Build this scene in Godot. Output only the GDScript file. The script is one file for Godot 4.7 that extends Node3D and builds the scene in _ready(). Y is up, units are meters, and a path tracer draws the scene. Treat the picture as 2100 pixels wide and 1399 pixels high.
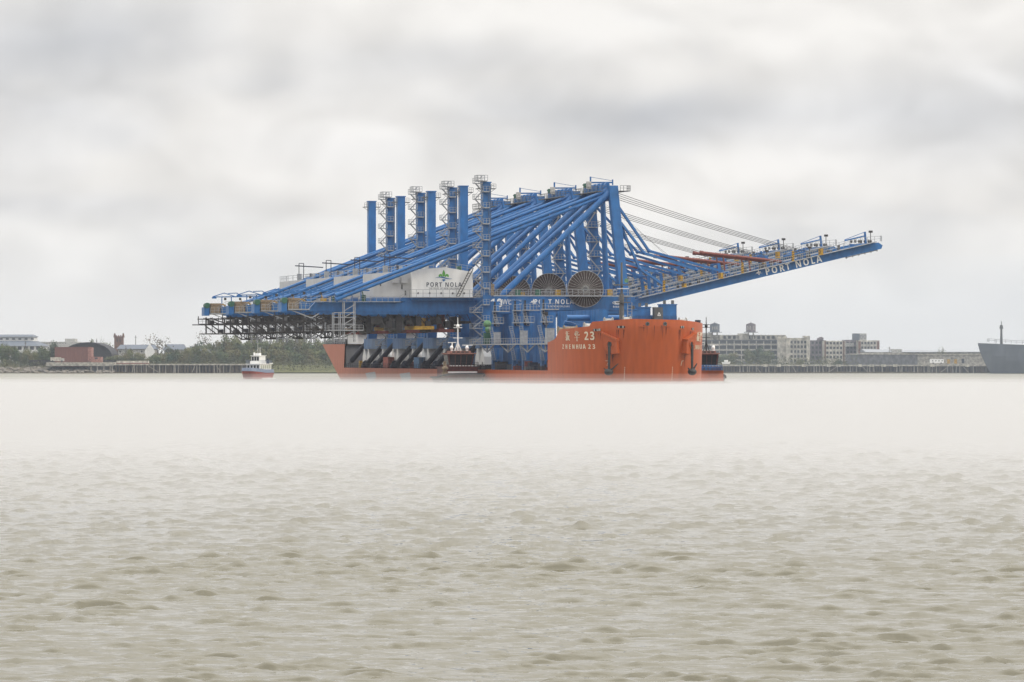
extends Node3D

# ---------------------------------------------------------------- mesh builder
class MB:
	var v := PackedVector3Array()
	var n := PackedVector3Array()
	var c := PackedColorArray()
	var col := Color(1, 1, 1)
	func tri(a: Vector3, b: Vector3, d: Vector3, na: Vector3, nb: Vector3, nd: Vector3) -> void:
		if (b - a).cross(d - a).dot(na + nb + nd) > 0.0:
			v.append(a); v.append(d); v.append(b)
			n.append(na); n.append(nd); n.append(nb)
		else:
			v.append(a); v.append(b); v.append(d)
			n.append(na); n.append(nb); n.append(nd)
		c.append(col); c.append(col); c.append(col)
	func quad(a: Vector3, b: Vector3, d: Vector3, e: Vector3, nn: Vector3) -> void:
		tri(a, b, d, nn, nn, nn)
		tri(a, d, e, nn, nn, nn)
	func face(a: Vector3, b: Vector3, d: Vector3, e: Vector3, out: Vector3) -> void:
		var nn := (b - a).cross(d - a)
		if nn.length_squared() < 1e-12:
			nn = (d - a).cross(e - a)
		nn = nn.normalized()
		if nn.dot(out) < 0.0:
			nn = -nn
		quad(a, b, d, e, nn)
	func hexa(p: Array) -> void: # 8 corners: bottom 4 round, top 4 round
		var m := Vector3.ZERO
		for q in p: m += q
		m /= 8.0
		for f in [[0, 1, 2, 3], [4, 5, 6, 7], [0, 1, 5, 4], [1, 2, 6, 5], [2, 3, 7, 6], [3, 0, 4, 7]]:
			var a: Vector3 = p[f[0]]
			var b: Vector3 = p[f[1]]
			var d: Vector3 = p[f[2]]
			var e: Vector3 = p[f[3]]
			face(a, b, d, e, (a + b + d + e) / 4.0 - m)
	func box(x0: float, x1: float, y0: float, y1: float, z0: float, z1: float) -> void:
		hexa([Vector3(x0, y0, z0), Vector3(x1, y0, z0), Vector3(x1, y0, z1), Vector3(x0, y0, z1), Vector3(x0, y1, z0), Vector3(x1, y1, z0), Vector3(x1, y1, z1), Vector3(x0, y1, z1)])
	func bar(a: Vector3, b: Vector3, w: float, h: float = -1.0, w2: float = -1.0) -> void:
		if h < 0.0: h = w
		if w2 < 0.0: w2 = w
		var d := (b - a).normalized()
		var up := Vector3.UP if absf(d.y) < 0.95 else Vector3.BACK
		var s := d.cross(up).normalized()
		var u := s.cross(d)
		var k := w2 / w
		hexa([a - s * w / 2 - u * h / 2, a + s * w / 2 - u * h / 2, a + s * w / 2 + u * h / 2, a - s * w / 2 + u * h / 2,
			b - s * w * k / 2 - u * h * k / 2, b + s * w * k / 2 - u * h * k / 2, b + s * w * k / 2 + u * h * k / 2, b - s * w * k / 2 + u * h * k / 2])
	func tube(a: Vector3, b: Vector3, r0: float, r1: float = -1.0, k: int = 8, caps: bool = true) -> void:
		if r1 < 0.0: r1 = r0
		var d := (b - a).normalized()
		var s := d.cross(Vector3.UP if absf(d.y) < 0.95 else Vector3.BACK).normalized()
		var u := s.cross(d)
		for i in k:
			var t0 := TAU * i / k
			var t1 := TAU * (i + 1) / k
			var n0 := s * cos(t0) + u * sin(t0)
			var n1 := s * cos(t1) + u * sin(t1)
			tri(a + n0 * r0, a + n1 * r0, b + n1 * r1, n0, n1, n1)
			tri(a + n0 * r0, b + n1 * r1, b + n0 * r1, n0, n1, n0)
			if caps:
				tri(a, a + n0 * r0, a + n1 * r0, -d, -d, -d)
				tri(b, b + n0 * r1, b + n1 * r1, d, d, d)
	func path(p: Array, r: float, k: int = 8) -> void:
		for i in p.size() - 1:
			tube(p[i], p[i + 1], r, r, k, true)
	func prism(p: PackedVector2Array, z0: float, z1: float, t: Transform3D = Transform3D()) -> void: # outline in x,y
		var idx := Geometry2D.triangulate_polygon(p)
		var f := (t.basis.z).normalized()
		for i in range(0, idx.size(), 3):
			var a := p[idx[i]]
			var b := p[idx[i + 1]]
			var d := p[idx[i + 2]]
			tri(t * Vector3(a.x, a.y, z1), t * Vector3(b.x, b.y, z1), t * Vector3(d.x, d.y, z1), f, f, f)
			tri(t * Vector3(a.x, a.y, z0), t * Vector3(b.x, b.y, z0), t * Vector3(d.x, d.y, z0), -f, -f, -f)
		var cw := Geometry2D.is_polygon_clockwise(p)
		for i in p.size():
			var a := p[i]
			var b := p[(i + 1) % p.size()]
			var e := (b - a).normalized()
			var o := Vector2(e.y, -e.x)
			if cw: o = -o
			var nn := (t.basis * Vector3(o.x, o.y, 0)).normalized()
			quad(t * Vector3(a.x, a.y, z0), t * Vector3(b.x, b.y, z0), t * Vector3(b.x, b.y, z1), t * Vector3(a.x, a.y, z1), nn)
	func rail(p: Array, h: float = 1.1, step: float = 1.6, w: float = 0.07) -> void: # handrail along a line of points
		for i in p.size() - 1:
			var a: Vector3 = p[i]
			var b: Vector3 = p[i + 1]
			var k := maxi(1, roundi(a.distance_to(b) / step))
			for j in k + 1:
				var q := a.lerp(b, float(j) / k)
				bar(q, q + Vector3(0, h, 0), w)
			bar(a + Vector3(0, h, 0), b + Vector3(0, h, 0), w)
			bar(a + Vector3(0, h * 0.52, 0), b + Vector3(0, h * 0.52, 0), w * 0.8)
	func ball(m: Vector3, r: Vector3, k: int = 8, rows: int = 6) -> void:
		for i in rows:
			for j in k:
				var q := []
				for ij in [[i, j], [i, j + 1], [i + 1, j + 1], [i + 1, j]]:
					var la: float = PI * ij[0] / rows - PI / 2
					var lo: float = TAU * ij[1] / k
					q.append(Vector3(cos(la) * cos(lo), sin(la), cos(la) * sin(lo)))
				tri(m + q[0] * r, m + q[1] * r, m + q[2] * r, q[0], q[1], q[2])
				tri(m + q[0] * r, m + q[2] * r, m + q[3] * r, q[0], q[2], q[3])
	func mesh(colors: bool = false) -> ArrayMesh:
		var a := []
		a.resize(Mesh.ARRAY_MAX)
		a[Mesh.ARRAY_VERTEX] = v
		a[Mesh.ARRAY_NORMAL] = n
		if colors: a[Mesh.ARRAY_COLOR] = c
		var m := ArrayMesh.new()
		m.add_surface_from_arrays(Mesh.PRIMITIVE_TRIANGLES, a)
		return m

# ---------------------------------------------------------------- scene helpers
const ORD := ["first", "second", "third", "fourth", "fifth", "sixth", "seventh", "eighth", "ninth", "tenth", "eleventh", "twelfth", "thirteenth", "fourteenth", "fifteenth", "sixteenth", "seventeenth", "last"]
const ORD2 := ["first", "second", "third", "fourth", "fifth", "sixth", "seventh", "eighth", "ninth", "tenth", "eleventh", "twelfth", "thirteenth", "fourteenth", "fifteenth", "sixteenth", "seventeenth", "eighteenth", "nineteenth", "twentieth", "twenty-first", "twenty-second"]
const SHIP := Vector3(-6.67, 0, -1000)
const YAW := 0.23660
const F := 9000.0
const EYE := 6.8
var M := {}
var taken := {}

func V(x: float, y: float, z: float) -> Vector3:
	return Vector3(x, y, z)

func at(px: float, py: float, depth: float) -> Vector3:
	return Vector3((px - 1050.0) / F * depth, EYE + (728.0 - py) / F * depth, -depth)

func numbered(called: String) -> String:
	if not taken.has(called):
		taken[called] = 0
		return called
	taken[called] += 1
	return "%s_%03d" % [called, taken[called]]

func tag(o: Node3D, label: String, category: String, group: String = "", kind: String = "") -> void:
	if label: o.set_meta("label", label)
	if category: o.set_meta("category", category)
	if group: o.set_meta("group", group)
	if kind: o.set_meta("kind", kind)

func thing(called: String, label: String, category: String, where: Vector3, turn: float = 0.0, group: String = "") -> Node3D:
	var o := Node3D.new()
	o.name = numbered(called)
	add_child(o)
	o.position = where
	o.rotation.y = turn
	tag(o, label, category, group)
	return o

func part(parent: Node3D, called: String, mb: MB, material: Material, colors: bool = false) -> MeshInstance3D:
	return put(parent, called, mb.mesh(colors), material)

func put(parent: Node3D, called: String, mesh: Mesh, material: Material) -> MeshInstance3D:
	var o := MeshInstance3D.new()
	o.name = called
	o.mesh = mesh
	o.material_override = material
	parent.add_child(o, true)
	if parent.has_meta("lift"):
		o.position.y = -float(parent.get_meta("lift"))
	return o

func struct(called: String, mb: MB, material: Material, kind: String = "structure", label: String = "") -> MeshInstance3D:
	var o := put(self, numbered(called), mb.mesh(), material)
	tag(o, label, "", "", kind)
	return o

func dup(o: Node3D, where: Vector3, turn: float, label: String) -> Node3D:
	var r: Node3D = o.duplicate()
	var base := String(o.name).rstrip("0123456789").trim_suffix("_")
	r.name = numbered(base)
	add_child(r)
	r.position = where
	r.rotation.y = turn
	r.set_meta("label", label)
	return r

func on_ship(lat: float, y: float, w: float) -> Vector3:
	return SHIP + Basis(Vector3.UP, YAW) * Vector3(lat, y, w)

var grain := {}
func noise_tex(key: String, freq: float, lo: float, hi: float, octaves: int = 4, sz: int = 256) -> ImageTexture:
	if grain.has(key): return grain[key]
	var f := FastNoiseLite.new()
	f.seed = key.hash() % 1000
	f.noise_type = FastNoiseLite.TYPE_SIMPLEX_SMOOTH
	f.frequency = freq
	f.fractal_octaves = octaves
	var im := f.get_seamless_image(sz, sz)
	im.convert(Image.FORMAT_L8)
	var d := im.get_data()
	for i in d.size():
		d[i] = int(255.0 * lerpf(lo, hi, d[i] / 255.0))
	grain[key] = ImageTexture.create_from_image(Image.create_from_data(sz, sz, false, Image.FORMAT_L8, d))
	return grain[key]

func mat(called: String, r: float, g: float, b: float, rough: float, tex: Texture2D = null, scale: Vector3 = Vector3(0.2, 0.2, 0.2), metal: float = 0.0) -> StandardMaterial3D:
	var m := StandardMaterial3D.new()
	m.resource_name = called
	m.albedo_color = Color(r, g, b).linear_to_srgb()
	m.roughness = rough
	m.metallic = metal
	if tex:
		m.albedo_texture = tex
		m.uv1_triplanar = true
		m.uv1_world_triplanar = true
		m.uv1_scale = scale
	M[called] = m
	return m

var face_font: Font
func lettering(parent: Node3D, called: String, s: String, cap: float, t: Transform3D, material: Material, wide: float = 1.0, spacing: int = 0, bold: bool = false) -> MeshInstance3D:
	var m := TextMesh.new()
	var base := SystemFont.new()
	base.font_names = PackedStringArray(["Droid Sans"])
	if bold: base.font_weight = 700
	var fv := FontVariation.new()
	fv.base_font = base
	fv.spacing_glyph = spacing
	m.font = fv
	m.text = s
	m.font_size = 64
	m.pixel_size = cap / (0.714 * 64.0)
	m.depth = 0.04
	var o := put(parent, called, m, material)
	t.basis.x *= wide
	o.transform = t.translated(Vector3(0, o.position.y, 0))
	return o

func strokes(lines: Array, size: float, w: float) -> MB:
	var mb := MB.new()
	for l in lines:
		for i in l.size() - 1:
			mb.bar(Vector3(l[i][0] * size * 0.85, l[i][1] * size, 0), Vector3(l[i + 1][0] * size * 0.85, l[i + 1][1] * size, 0), w, 0.05)
	return mb

func fleur(parent: Node3D, t: Transform3D, s: float, petal: Material, band: Material) -> void:
	var mb := MB.new()
	mb.prism(PackedVector2Array([Vector2(0, 1.0), Vector2(0.13, 0.72), Vector2(0.17, 0.5), Vector2(0.1, 0.2), Vector2(-0.1, 0.2), Vector2(-0.17, 0.5), Vector2(-0.13, 0.72)]), 0, 0.05)
	for k in [-1.0, 1.0]:
		mb.prism(PackedVector2Array([Vector2(0.13 * k, 0.2), Vector2(0.2 * k, 0.42), Vector2(0.36 * k, 0.5), Vector2(0.54 * k, 0.45), Vector2(0.62 * k, 0.26), Vector2(0.55 * k, 0.1), Vector2(0.45 * k, 0.14), Vector2(0.42 * k, 0.26), Vector2(0.3 * k, 0.22), Vector2(0.22 * k, 0.12)]), 0, 0.05)
	var e := part(parent, "emblem_petals", mb, petal)
	var mw := MB.new()
	var up := PackedVector2Array()
	var dn := PackedVector2Array()
	for i in 13:
		var x := -1.0 + i / 6.0
		var y := 0.02 + 0.1 * sin(-x * 2.6 + 0.4)
		var th := 0.07 * (1.0 - absf(x)) + 0.012
		up.append(Vector2(x, y + th))
		dn.append(Vector2(x, y - th))
	dn.reverse()
	up.append_array(dn)
	mw.prism(up, 0.004, 0.054)
	mw.prism(PackedVector2Array([Vector2(-0.1, -0.12), Vector2(0.1, -0.12), Vector2(0.24, -0.22), Vector2(0.1, -0.3), Vector2(0, -0.42), Vector2(-0.1, -0.3), Vector2(-0.24, -0.22)]), 0, 0.05)
	var b := part(parent, "emblem_wave", mw, band)
	for o in [e, b]:
		o.transform = Transform3D(t.basis.scaled_local(Vector3(s, s, 1)), t.origin + Vector3(0, o.position.y, 0))

# ---------------------------------------------------------------- start
func _ready() -> void:
	# camera
	var cam := Camera3D.new()
	cam.name = "camera"
	cam.fov = rad_to_deg(2.0 * atan(699.5 / F))
	cam.near = 1.0
	cam.far = 12000.0
	cam.position = V(0, EYE, 0)
	cam.rotation.x = atan(28.5 / F)
	add_child(cam)
	cam.current = true
	# sky
	var env := Environment.new()
	env.background_mode = Environment.BG_SKY
	var sky := Sky.new()
	var pano := PanoramaSkyMaterial.new()
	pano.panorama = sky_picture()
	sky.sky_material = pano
	env.sky = sky
	env.tonemap_mode = Environment.TONE_MAPPER_LINEAR
	env.tonemap_exposure = 1.09
	env.sdfgi_enabled = true
	env.ssao_enabled = true
	env.ssil_enabled = true
	env.fog_enabled = true
	env.fog_density = 0.000045
	env.fog_light_color = Color(0.93, 0.95, 1.0)
	env.volumetric_fog_enabled = true
	env.volumetric_fog_density = 0.0
	var we := WorldEnvironment.new()
	we.name = "air"
	we.environment = env
	add_child(we)
	# veiled sun, behind the camera and to the right
	var sun := DirectionalLight3D.new()
	sun.name = "sun"
	sun.light_energy = 0.5
	sun.light_color = Color(1.0, 0.95, 0.87)
	sun.light_angular_distance = 12.0
	sun.shadow_enabled = true
	sun.rotation = Vector3(deg_to_rad(-36), deg_to_rad(78), 0)
	add_child(sun)
	materials()
	water()
	land()
	ship()
	cranes()
	deck_cargo()
	boats()
	left_shore()
	right_shore()
	trees()
	mist()

func sky_at(az: float, el: float, f1: FastNoiseLite, f2: FastNoiseLite) -> Color: # degrees
	var d := Vector3(sin(deg_to_rad(az)) * cos(deg_to_rad(el)), sin(deg_to_rad(el)), cos(deg_to_rad(az)) * cos(deg_to_rad(el)))
	var q := Vector3(d.x * 100.0, d.y * 215.0, d.z * 100.0)
	var w := f2.get_noise_3dv(q * 0.6) * 1.2
	var a := f1.get_noise_3dv(q * 0.22 + Vector3(w, w * 0.4, -w) * 0.5)
	var b := f1.get_noise_3dv(q * 0.66 + Vector3(7, w, 3) * 1.5)
	var fade := clampf(el / 1.6, 0.0, 1.0)
	var k := 0.785 + fade * (0.17 * a + 0.12 * b)
	var px := 1050.0 + deg_to_rad(az) * F + 30.0 * w
	var py := 728.0 - deg_to_rad(el) * F + 14.0 * w
	var blue := 0.0
	for s in [[1390, 240, 230, 50, -0.18], [1930, 235, 330, 95, -0.16], [60, 120, 190, 120, -0.09], [360, 70, 260, 60, -0.03], [200, 430, 330, 26, -0.11], [900, 120, 280, 46, -0.09], [1750, 440, 260, 24, -0.05],
		[1230, 40, 260, 50, 0.08], [170, 310, 240, 44, 0.04], [760, 300, 300, 60, -0.05], [480, 140, 420, 60, -0.03], [1950, 60, 190, 36, 0.05], [620, 190, 250, 36, -0.04], [1620, 340, 260, 40, 0.03], [1600, 560, 420, 50, 0.015], [690, 480, 90, 40, 0.02]]:
		var g := exp(-pow((px - s[0]) / s[2], 2.0) - pow((py - s[1]) / s[3], 2.0))
		k += s[4] * g
		if s[4] < 0.0: blue -= s[4] * g
	blue = clampf(blue * 0.5 + fade * maxf(0.0, -a) * 0.10, 0.0, 0.2)
	k = clampf(k, 0.55, 0.87)
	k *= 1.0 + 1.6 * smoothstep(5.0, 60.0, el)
	return Color(k * (1.005 - blue * 0.45), k * (0.985 - blue * 0.12), k * (0.953 + blue * 0.45))

func sky_picture() -> ImageTexture:
	var f1 := FastNoiseLite.new()
	f1.seed = 11
	f1.frequency = 0.5
	f1.fractal_octaves = 5
	f1.fractal_gain = 0.5
	var f2 := FastNoiseLite.new()
	f2.seed = 29
	f2.frequency = 0.25
	f2.fractal_octaves = 2
	var sw := 512
	var small := Image.create_empty(sw, sw / 2, false, Image.FORMAT_RGBF)
	for y in sw / 2:
		var el := 90.0 - (y + 0.5) * 180.0 / (sw / 2)
		for x in sw:
			var az := (x + 0.5) * 360.0 / sw
			if az > 180.0: az -= 360.0
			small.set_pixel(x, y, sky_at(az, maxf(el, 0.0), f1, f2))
	var w := 4096
	small.resize(w, w / 2, Image.INTERPOLATE_BILINEAR)
	var y0 := int((90.0 - 9.0) / 180.0 * w / 2)
	var y1 := int((90.0 + 0.6) / 180.0 * w / 2)
	for y in range(y0, y1):
		var el := 90.0 - (y + 0.5) * 180.0 / (w / 2)
		var mixin := clampf((9.0 - el) / 2.0, 0.0, 1.0)
		for x in w:
			var az := (x + 0.5) * 360.0 / w
			if az > 180.0: az -= 360.0
			if absf(az) > 25.0: continue
			var e2 := mixin * clampf((25.0 - absf(az)) / 8.0, 0.0, 1.0)
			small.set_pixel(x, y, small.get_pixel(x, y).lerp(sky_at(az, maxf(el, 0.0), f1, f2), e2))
	return ImageTexture.create_from_image(small)

func materials() -> void:
	var soft := noise_tex("soft", 0.02, 0.76, 1.0, 5)
	var worn := noise_tex("worn", 0.03, 0.6, 1.0, 5)
	var streak := noise_tex("streak", 0.02, 0.84, 1.0, 4)
	mat("blue", 0.014, 0.150, 0.43, 0.45, soft, V(0.12, 0.05, 0.12))
	mat("blue_pale", 0.07, 0.19, 0.42, 0.5, soft, V(0.12, 0.05, 0.12))
	mat("navy", 0.012, 0.022, 0.05, 0.6, soft)
	mat("grey", 0.37, 0.39, 0.42, 0.55, soft)
	mat("grey_dark", 0.12, 0.125, 0.13, 0.6, soft)
	mat("steel_dark", 0.045, 0.043, 0.045, 0.6, worn)
	mat("white", 0.80, 0.80, 0.79, 0.5, noise_tex("clean", 0.02, 0.92, 1.0), V(0.1, 0.04, 0.1))
	mat("white_bay", 0.50, 0.505, 0.515, 0.55, noise_tex("clean", 0.02, 0.92, 1.0), V(0.1, 0.04, 0.1))  # greyer copy of white; shade on the set-back house bay put into the colour
	mat("white_dull", 0.62, 0.61, 0.58, 0.6, worn)
	mat("letter_white", 0.85, 0.85, 0.85, 0.6)
	mat("letter_grey", 0.09, 0.10, 0.12, 0.6)
	mat("letter_cream", 0.62, 0.56, 0.44, 0.7)
	mat("emblem_green", 0.09, 0.33, 0.05, 0.6)
	mat("emblem_blue", 0.02, 0.13, 0.32, 0.6)
	mat("reel", 0.045, 0.024, 0.022, 0.6, worn)
	mat("yellow", 0.62, 0.36, 0.03, 0.55, worn)
	mat("tan", 0.33, 0.25, 0.165, 0.8, worn)
	mat("green", 0.025, 0.12, 0.075, 0.55, soft)
	mat("green_pale", 0.16, 0.36, 0.17, 0.6, worn)
	mat("black", 0.015, 0.015, 0.017, 0.6)
	mat("rope", 0.02, 0.02, 0.024, 0.7)
	mat("oxide", 0.25, 0.058, 0.045, 0.6, worn)
	mat("rust_stain", 0.22, 0.05, 0.022, 0.8, worn, V(0.4, 0.1, 0.4))
	mat("hull", 0.44, 0.082, 0.010, 0.45, streak, V(0.16, 0.02, 0.16))
	mat("hull_hazed", 0.46, 0.165, 0.105, 0.65, streak, V(0.16, 0.02, 0.16))  # paler salmon hull; haze over the distant stern put into the colour
	mat("bulkhead", 0.25, 0.26, 0.28, 0.6, streak, V(0.16, 0.03, 0.16))
	mat("deck", 0.09, 0.06, 0.05, 0.8, worn)
	mat("red", 0.45, 0.04, 0.03, 0.55, worn)
	mat("container_red", 0.50, 0.10, 0.06, 0.6, worn)
	mat("container_blue", 0.06, 0.20, 0.42, 0.6, worn)
	mat("tug_red", 0.15, 0.03, 0.025, 0.55, worn)
	mat("pilot_red", 0.42, 0.10, 0.085, 0.5, worn)
	mat("pilot_blue", 0.20, 0.25, 0.36, 0.5, soft)
	mat("glass", 0.02, 0.025, 0.03, 0.12)
	mat("glass_pale", 0.35, 0.36, 0.30, 0.2)
	mat("far_grey", 0.13, 0.15, 0.185, 0.6, soft, V(0.05, 0.02, 0.05))
	mat("brick_red", 0.23, 0.12, 0.085, 0.85, worn, V(0.1, 0.1, 0.1))
	mat("rust", 0.18, 0.07, 0.052, 0.8, streak, V(0.3, 0.03, 0.3))
	mat("concrete", 0.50, 0.475, 0.42, 0.85, worn, V(0.1, 0.1, 0.1))
	mat("concrete_pale", 0.70, 0.66, 0.57, 0.85, worn, V(0.08, 0.05, 0.08))
	mat("wharf_shade", 0.05, 0.05, 0.055, 0.9)  # near black, the darkness below the wharf deck as a colour
	mat("concrete_dark", 0.19, 0.195, 0.21, 0.85, worn, V(0.08, 0.05, 0.08))
	mat("mauve", 0.26, 0.22, 0.24, 0.85, worn, V(0.08, 0.05, 0.08))
	mat("roof_blue", 0.12, 0.145, 0.19, 0.6, soft)
	mat("roof_dark", 0.035, 0.032, 0.04, 0.8, worn)
	mat("salmon", 0.42, 0.20, 0.16, 0.8, worn)
	mat("opening", 0.02, 0.022, 0.026, 0.7)
	mat("pile", 0.17, 0.14, 0.11, 0.9, worn, V(0.5, 0.1, 0.5))
	mat("pile_pale", 0.42, 0.39, 0.34, 0.9, worn, V(0.5, 0.1, 0.5))
	mat("earth", 0.12, 0.10, 0.055, 0.95, worn, V(0.04, 0.04, 0.04))
	mat("grass", 0.14, 0.145, 0.04, 0.95, worn, V(0.06, 0.06, 0.06))
	mat("rock", 0.30, 0.27, 0.23, 0.9, worn, V(0.3, 0.3, 0.3))
	mat("bark", 0.08, 0.065, 0.05, 0.95, worn, V(0.5, 0.2, 0.5))
	var lf := mat("leaf", 1, 1, 1, 0.8)
	lf.vertex_color_use_as_albedo = true
	lf.backlight_enabled = true
	lf.backlight = Color(0.25, 0.25, 0.25)
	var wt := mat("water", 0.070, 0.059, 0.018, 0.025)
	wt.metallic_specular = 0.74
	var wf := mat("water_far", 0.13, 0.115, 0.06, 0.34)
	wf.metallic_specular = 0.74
	wt.heightmap_enabled = true
	wt.heightmap_texture = ripple_picture()
	wt.heightmap_scale = 2.6
	wt.uv1_triplanar = true
	wt.uv1_world_triplanar = true
	wt.uv1_scale = V(1.0 / 9.0, 1.0 / 9.0, 1.0 / 9.0)
	wt.uv1_triplanar_sharpness = 8.0

# ---------------------------------------------------------------- water
func ripple_picture() -> ImageTexture: # nine metres of small wind ripples
	var rng := RandomNumberGenerator.new()
	rng.seed = 21
	var n := 512
	var sines := PackedFloat32Array()
	sines.resize(n)
	for i in n: sines[i] = 2.0 * pow(0.5 + 0.5 * sin(TAU * i / n), 2.0) - 0.75
	var h := PackedFloat32Array()
	h.resize(n * n)
	for q in 22:
		var lam := 0.13 * pow(6.5, rng.randf())
		var dir := deg_to_rad(84.0 + rng.randfn(0.0, 26.0))
		var kx := roundi(9.0 / lam * cos(dir))
		var kz := maxi(1, roundi(9.0 / lam * sin(dir)))
		var amp := 0.0052 * lam / 0.10
		var ph := rng.randi() % n
		for j in n:
			var o := j * n
			var a := ((kz * j + ph) % n + n) % n
			for i in n:
				h[o + i] += amp * sines[((kx * i + a) % n + n) % n]
	var f := FastNoiseLite.new()
	f.seed = 6
	f.frequency = 0.02
	f.fractal_octaves = 3
	var g := f.get_seamless_image(n, n)
	g.convert(Image.FORMAT_L8)
	var gd := g.get_data()
	for i in n * n: h[i] = 0.5 + h[i] * (0.35 + 1.3 * gd[i] / 255.0)
	return ImageTexture.create_from_image(Image.create_from_data(n, n, false, Image.FORMAT_RF, h.to_byte_array()))

func water() -> void:
	var rng := RandomNumberGenerator.new()
	rng.seed = 5
	var n := 384
	var size := 18.0
	var tile := PackedFloat32Array()
	tile.resize(n * n)
	var waves := []
	for i in 34:
		var lam := 0.32 * pow(4.4, rng.randf())
		var dir := deg_to_rad(83.0 + rng.randfn(0.0, 20.0))
		var kx := roundi(size / lam * cos(dir))
		var kz := maxi(1, roundi(size / lam * sin(dir)))
		waves.append([kx, kz, 0.0083 * lam, rng.randf() * n])
	var sines := PackedFloat32Array()
	sines.resize(n)
	for i in n:
		var u := float(i) / n
		var rise := 0.5 - 0.5 * cos(PI * u / 0.27) if u < 0.27 else 0.5 + 0.5 * cos(PI * (u - 0.27) / 0.73)
		sines[i] = 2.0 * pow(rise, 2.9) - 0.6
	for w in waves:
		var kx: int = w[0]
		var kz: int = w[1]
		var amp: float = w[2]
		var ph: int = int(w[3])
		for j in n:
			var q := ((kz * j + ph) % n + n) % n
			var o := j * n
			for i in n:
				tile[o + i] += amp * sines[((kx * i + q) % n + n) % n]
	var gust := FastNoiseLite.new()
	gust.seed = 4
	gust.frequency = 0.78
	gust.fractal_octaves = 3
	var cols := 600
	var inner := 480
	var skirt := (cols - inner) / 2
	var zs := PackedFloat32Array()
	var z := 52.0
	while z < 430.0:
		zs.append(z)
		z *= 1.004 if z < 84.0 else 1.0009 if z < 150.0 else 1.0015
	var rows := zs.size()
	var hv := PackedVector3Array()
	hv.resize(rows * cols)
	for r in rows:
		var zz := zs[r]
		var half := 0.122 * zz + 1.5
		var calm := clampf((425.0 - zz) / 120.0, 0.0, 1.0)
		for k in cols:
			var x := lerpf(-half, half, (k - skirt) / (inner - 1.0))
			if k < skirt: x = -half - 75.0 * pow(float(skirt - k) / skirt, 1.5)
			elif k >= skirt + inner: x = half + 75.0 * pow(float(k - skirt - inner + 1) / skirt, 1.5)
			if k == 0 or k == cols - 1: x *= 1.02
			var h := 0.0
			for s in 2:
				var u := x if s == 0 else (x * 0.45 + zz * 0.13)
				var t := zz if s == 0 else (zz * 0.45 - x * 0.13)
				var fu := fposmod(u / size * n, n)
				var ft := fposmod(t / size * n, n)
				var i0 := int(fu) % n
				var j0 := int(ft) % n
				var i1 := (i0 + 1) % n
				var j1 := (j0 + 1) % n
				var a := fu - int(fu)
				var b := ft - int(ft)
				h += (1.0 if s == 0 else 0.22) * lerpf(lerpf(tile[j0 * n + i0], tile[j0 * n + i1], a), lerpf(tile[j1 * n + i0], tile[j1 * n + i1], a), b)
			var gate := gust.get_noise_2d(x * 0.42, zz * 0.9)
			hv[r * cols + k] = Vector3(x, h * calm * clampf(0.5 + 3.4 * maxf(0.0, gate + 0.03), 0.3, 2.0) * (1.0 + 0.5 * gust.get_noise_2d(x * 0.035 + 50.0, zz * 0.02)), -zz)
	var nv := PackedVector3Array()
	nv.resize(rows * cols)
	for r in rows:
		for k in cols:
			var l := hv[r * cols + maxi(k - 1, 0)]
			var rr := hv[r * cols + mini(k + 1, cols - 1)]
			var d := hv[maxi(r - 1, 0) * cols + k]
			var u := hv[mini(r + 1, rows - 1) * cols + k]
			nv[r * cols + k] = (rr - l).cross(u - d).normalized()
	var idx := PackedInt32Array()
	idx.resize((rows - 1) * (cols - 1) * 6)
	var p := 0
	for r in rows - 1:
		for k in cols - 1:
			var a := r * cols + k
			idx[p] = a; idx[p + 1] = a + cols; idx[p + 2] = a + 1
			idx[p + 3] = a + 1; idx[p + 4] = a + cols; idx[p + 5] = a + cols + 1
			p += 6
	var arr := []
	arr.resize(Mesh.ARRAY_MAX)
	arr[Mesh.ARRAY_VERTEX] = hv
	arr[Mesh.ARRAY_NORMAL] = nv
	arr[Mesh.ARRAY_INDEX] = idx
	var m := ArrayMesh.new()
	m.add_surface_from_arrays(Mesh.PRIMITIVE_TRIANGLES, arr)
	var o := put(self, "river_water", m, M.water)
	tag(o, "", "", "", "structure")
	# the rest of the river, a flat sheet a little lower
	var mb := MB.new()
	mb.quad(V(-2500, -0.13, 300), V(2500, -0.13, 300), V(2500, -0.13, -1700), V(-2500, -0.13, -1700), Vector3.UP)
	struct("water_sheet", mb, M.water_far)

func land() -> void:
	var mb := MB.new()
	var f := FastNoiseLite.new()
	f.seed = 3
	f.frequency = 0.012
	var prof := [[1648.0, -0.6], [1655.0, 0.6], [1664.0, 1.9], [1676.0, 2.9], [1700.0, 3.2], [1800.0, 3.4], [2200.0, 3.6], [4200.0, 4.0]]
	var xs := []
	for i in 121: xs.append(-1500.0 + i * 25.0)
	for i in xs.size() - 1:
		for j in prof.size() - 1:
			var q := []
			for ij in [[i, j], [i + 1, j], [i + 1, j + 1], [i, j + 1]]:
				var x: float = xs[ij[0]]
				var pr: Array = prof[ij[1]]
				q.append(V(x * (1.0 if ij[1] < 5 else pr[0] / 1800.0), pr[1] + 0.5 * f.get_noise_2d(x, pr[0] * 3.0), -pr[0] + 6.0 * f.get_noise_2d(x * 1.7, 9.0) * (1.0 if ij[1] < 4 else 0.0)))
			mb.face(q[0], q[1], q[2], q[3], Vector3.UP)
	struct("river_bank_ground", mb, M.earth)

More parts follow.
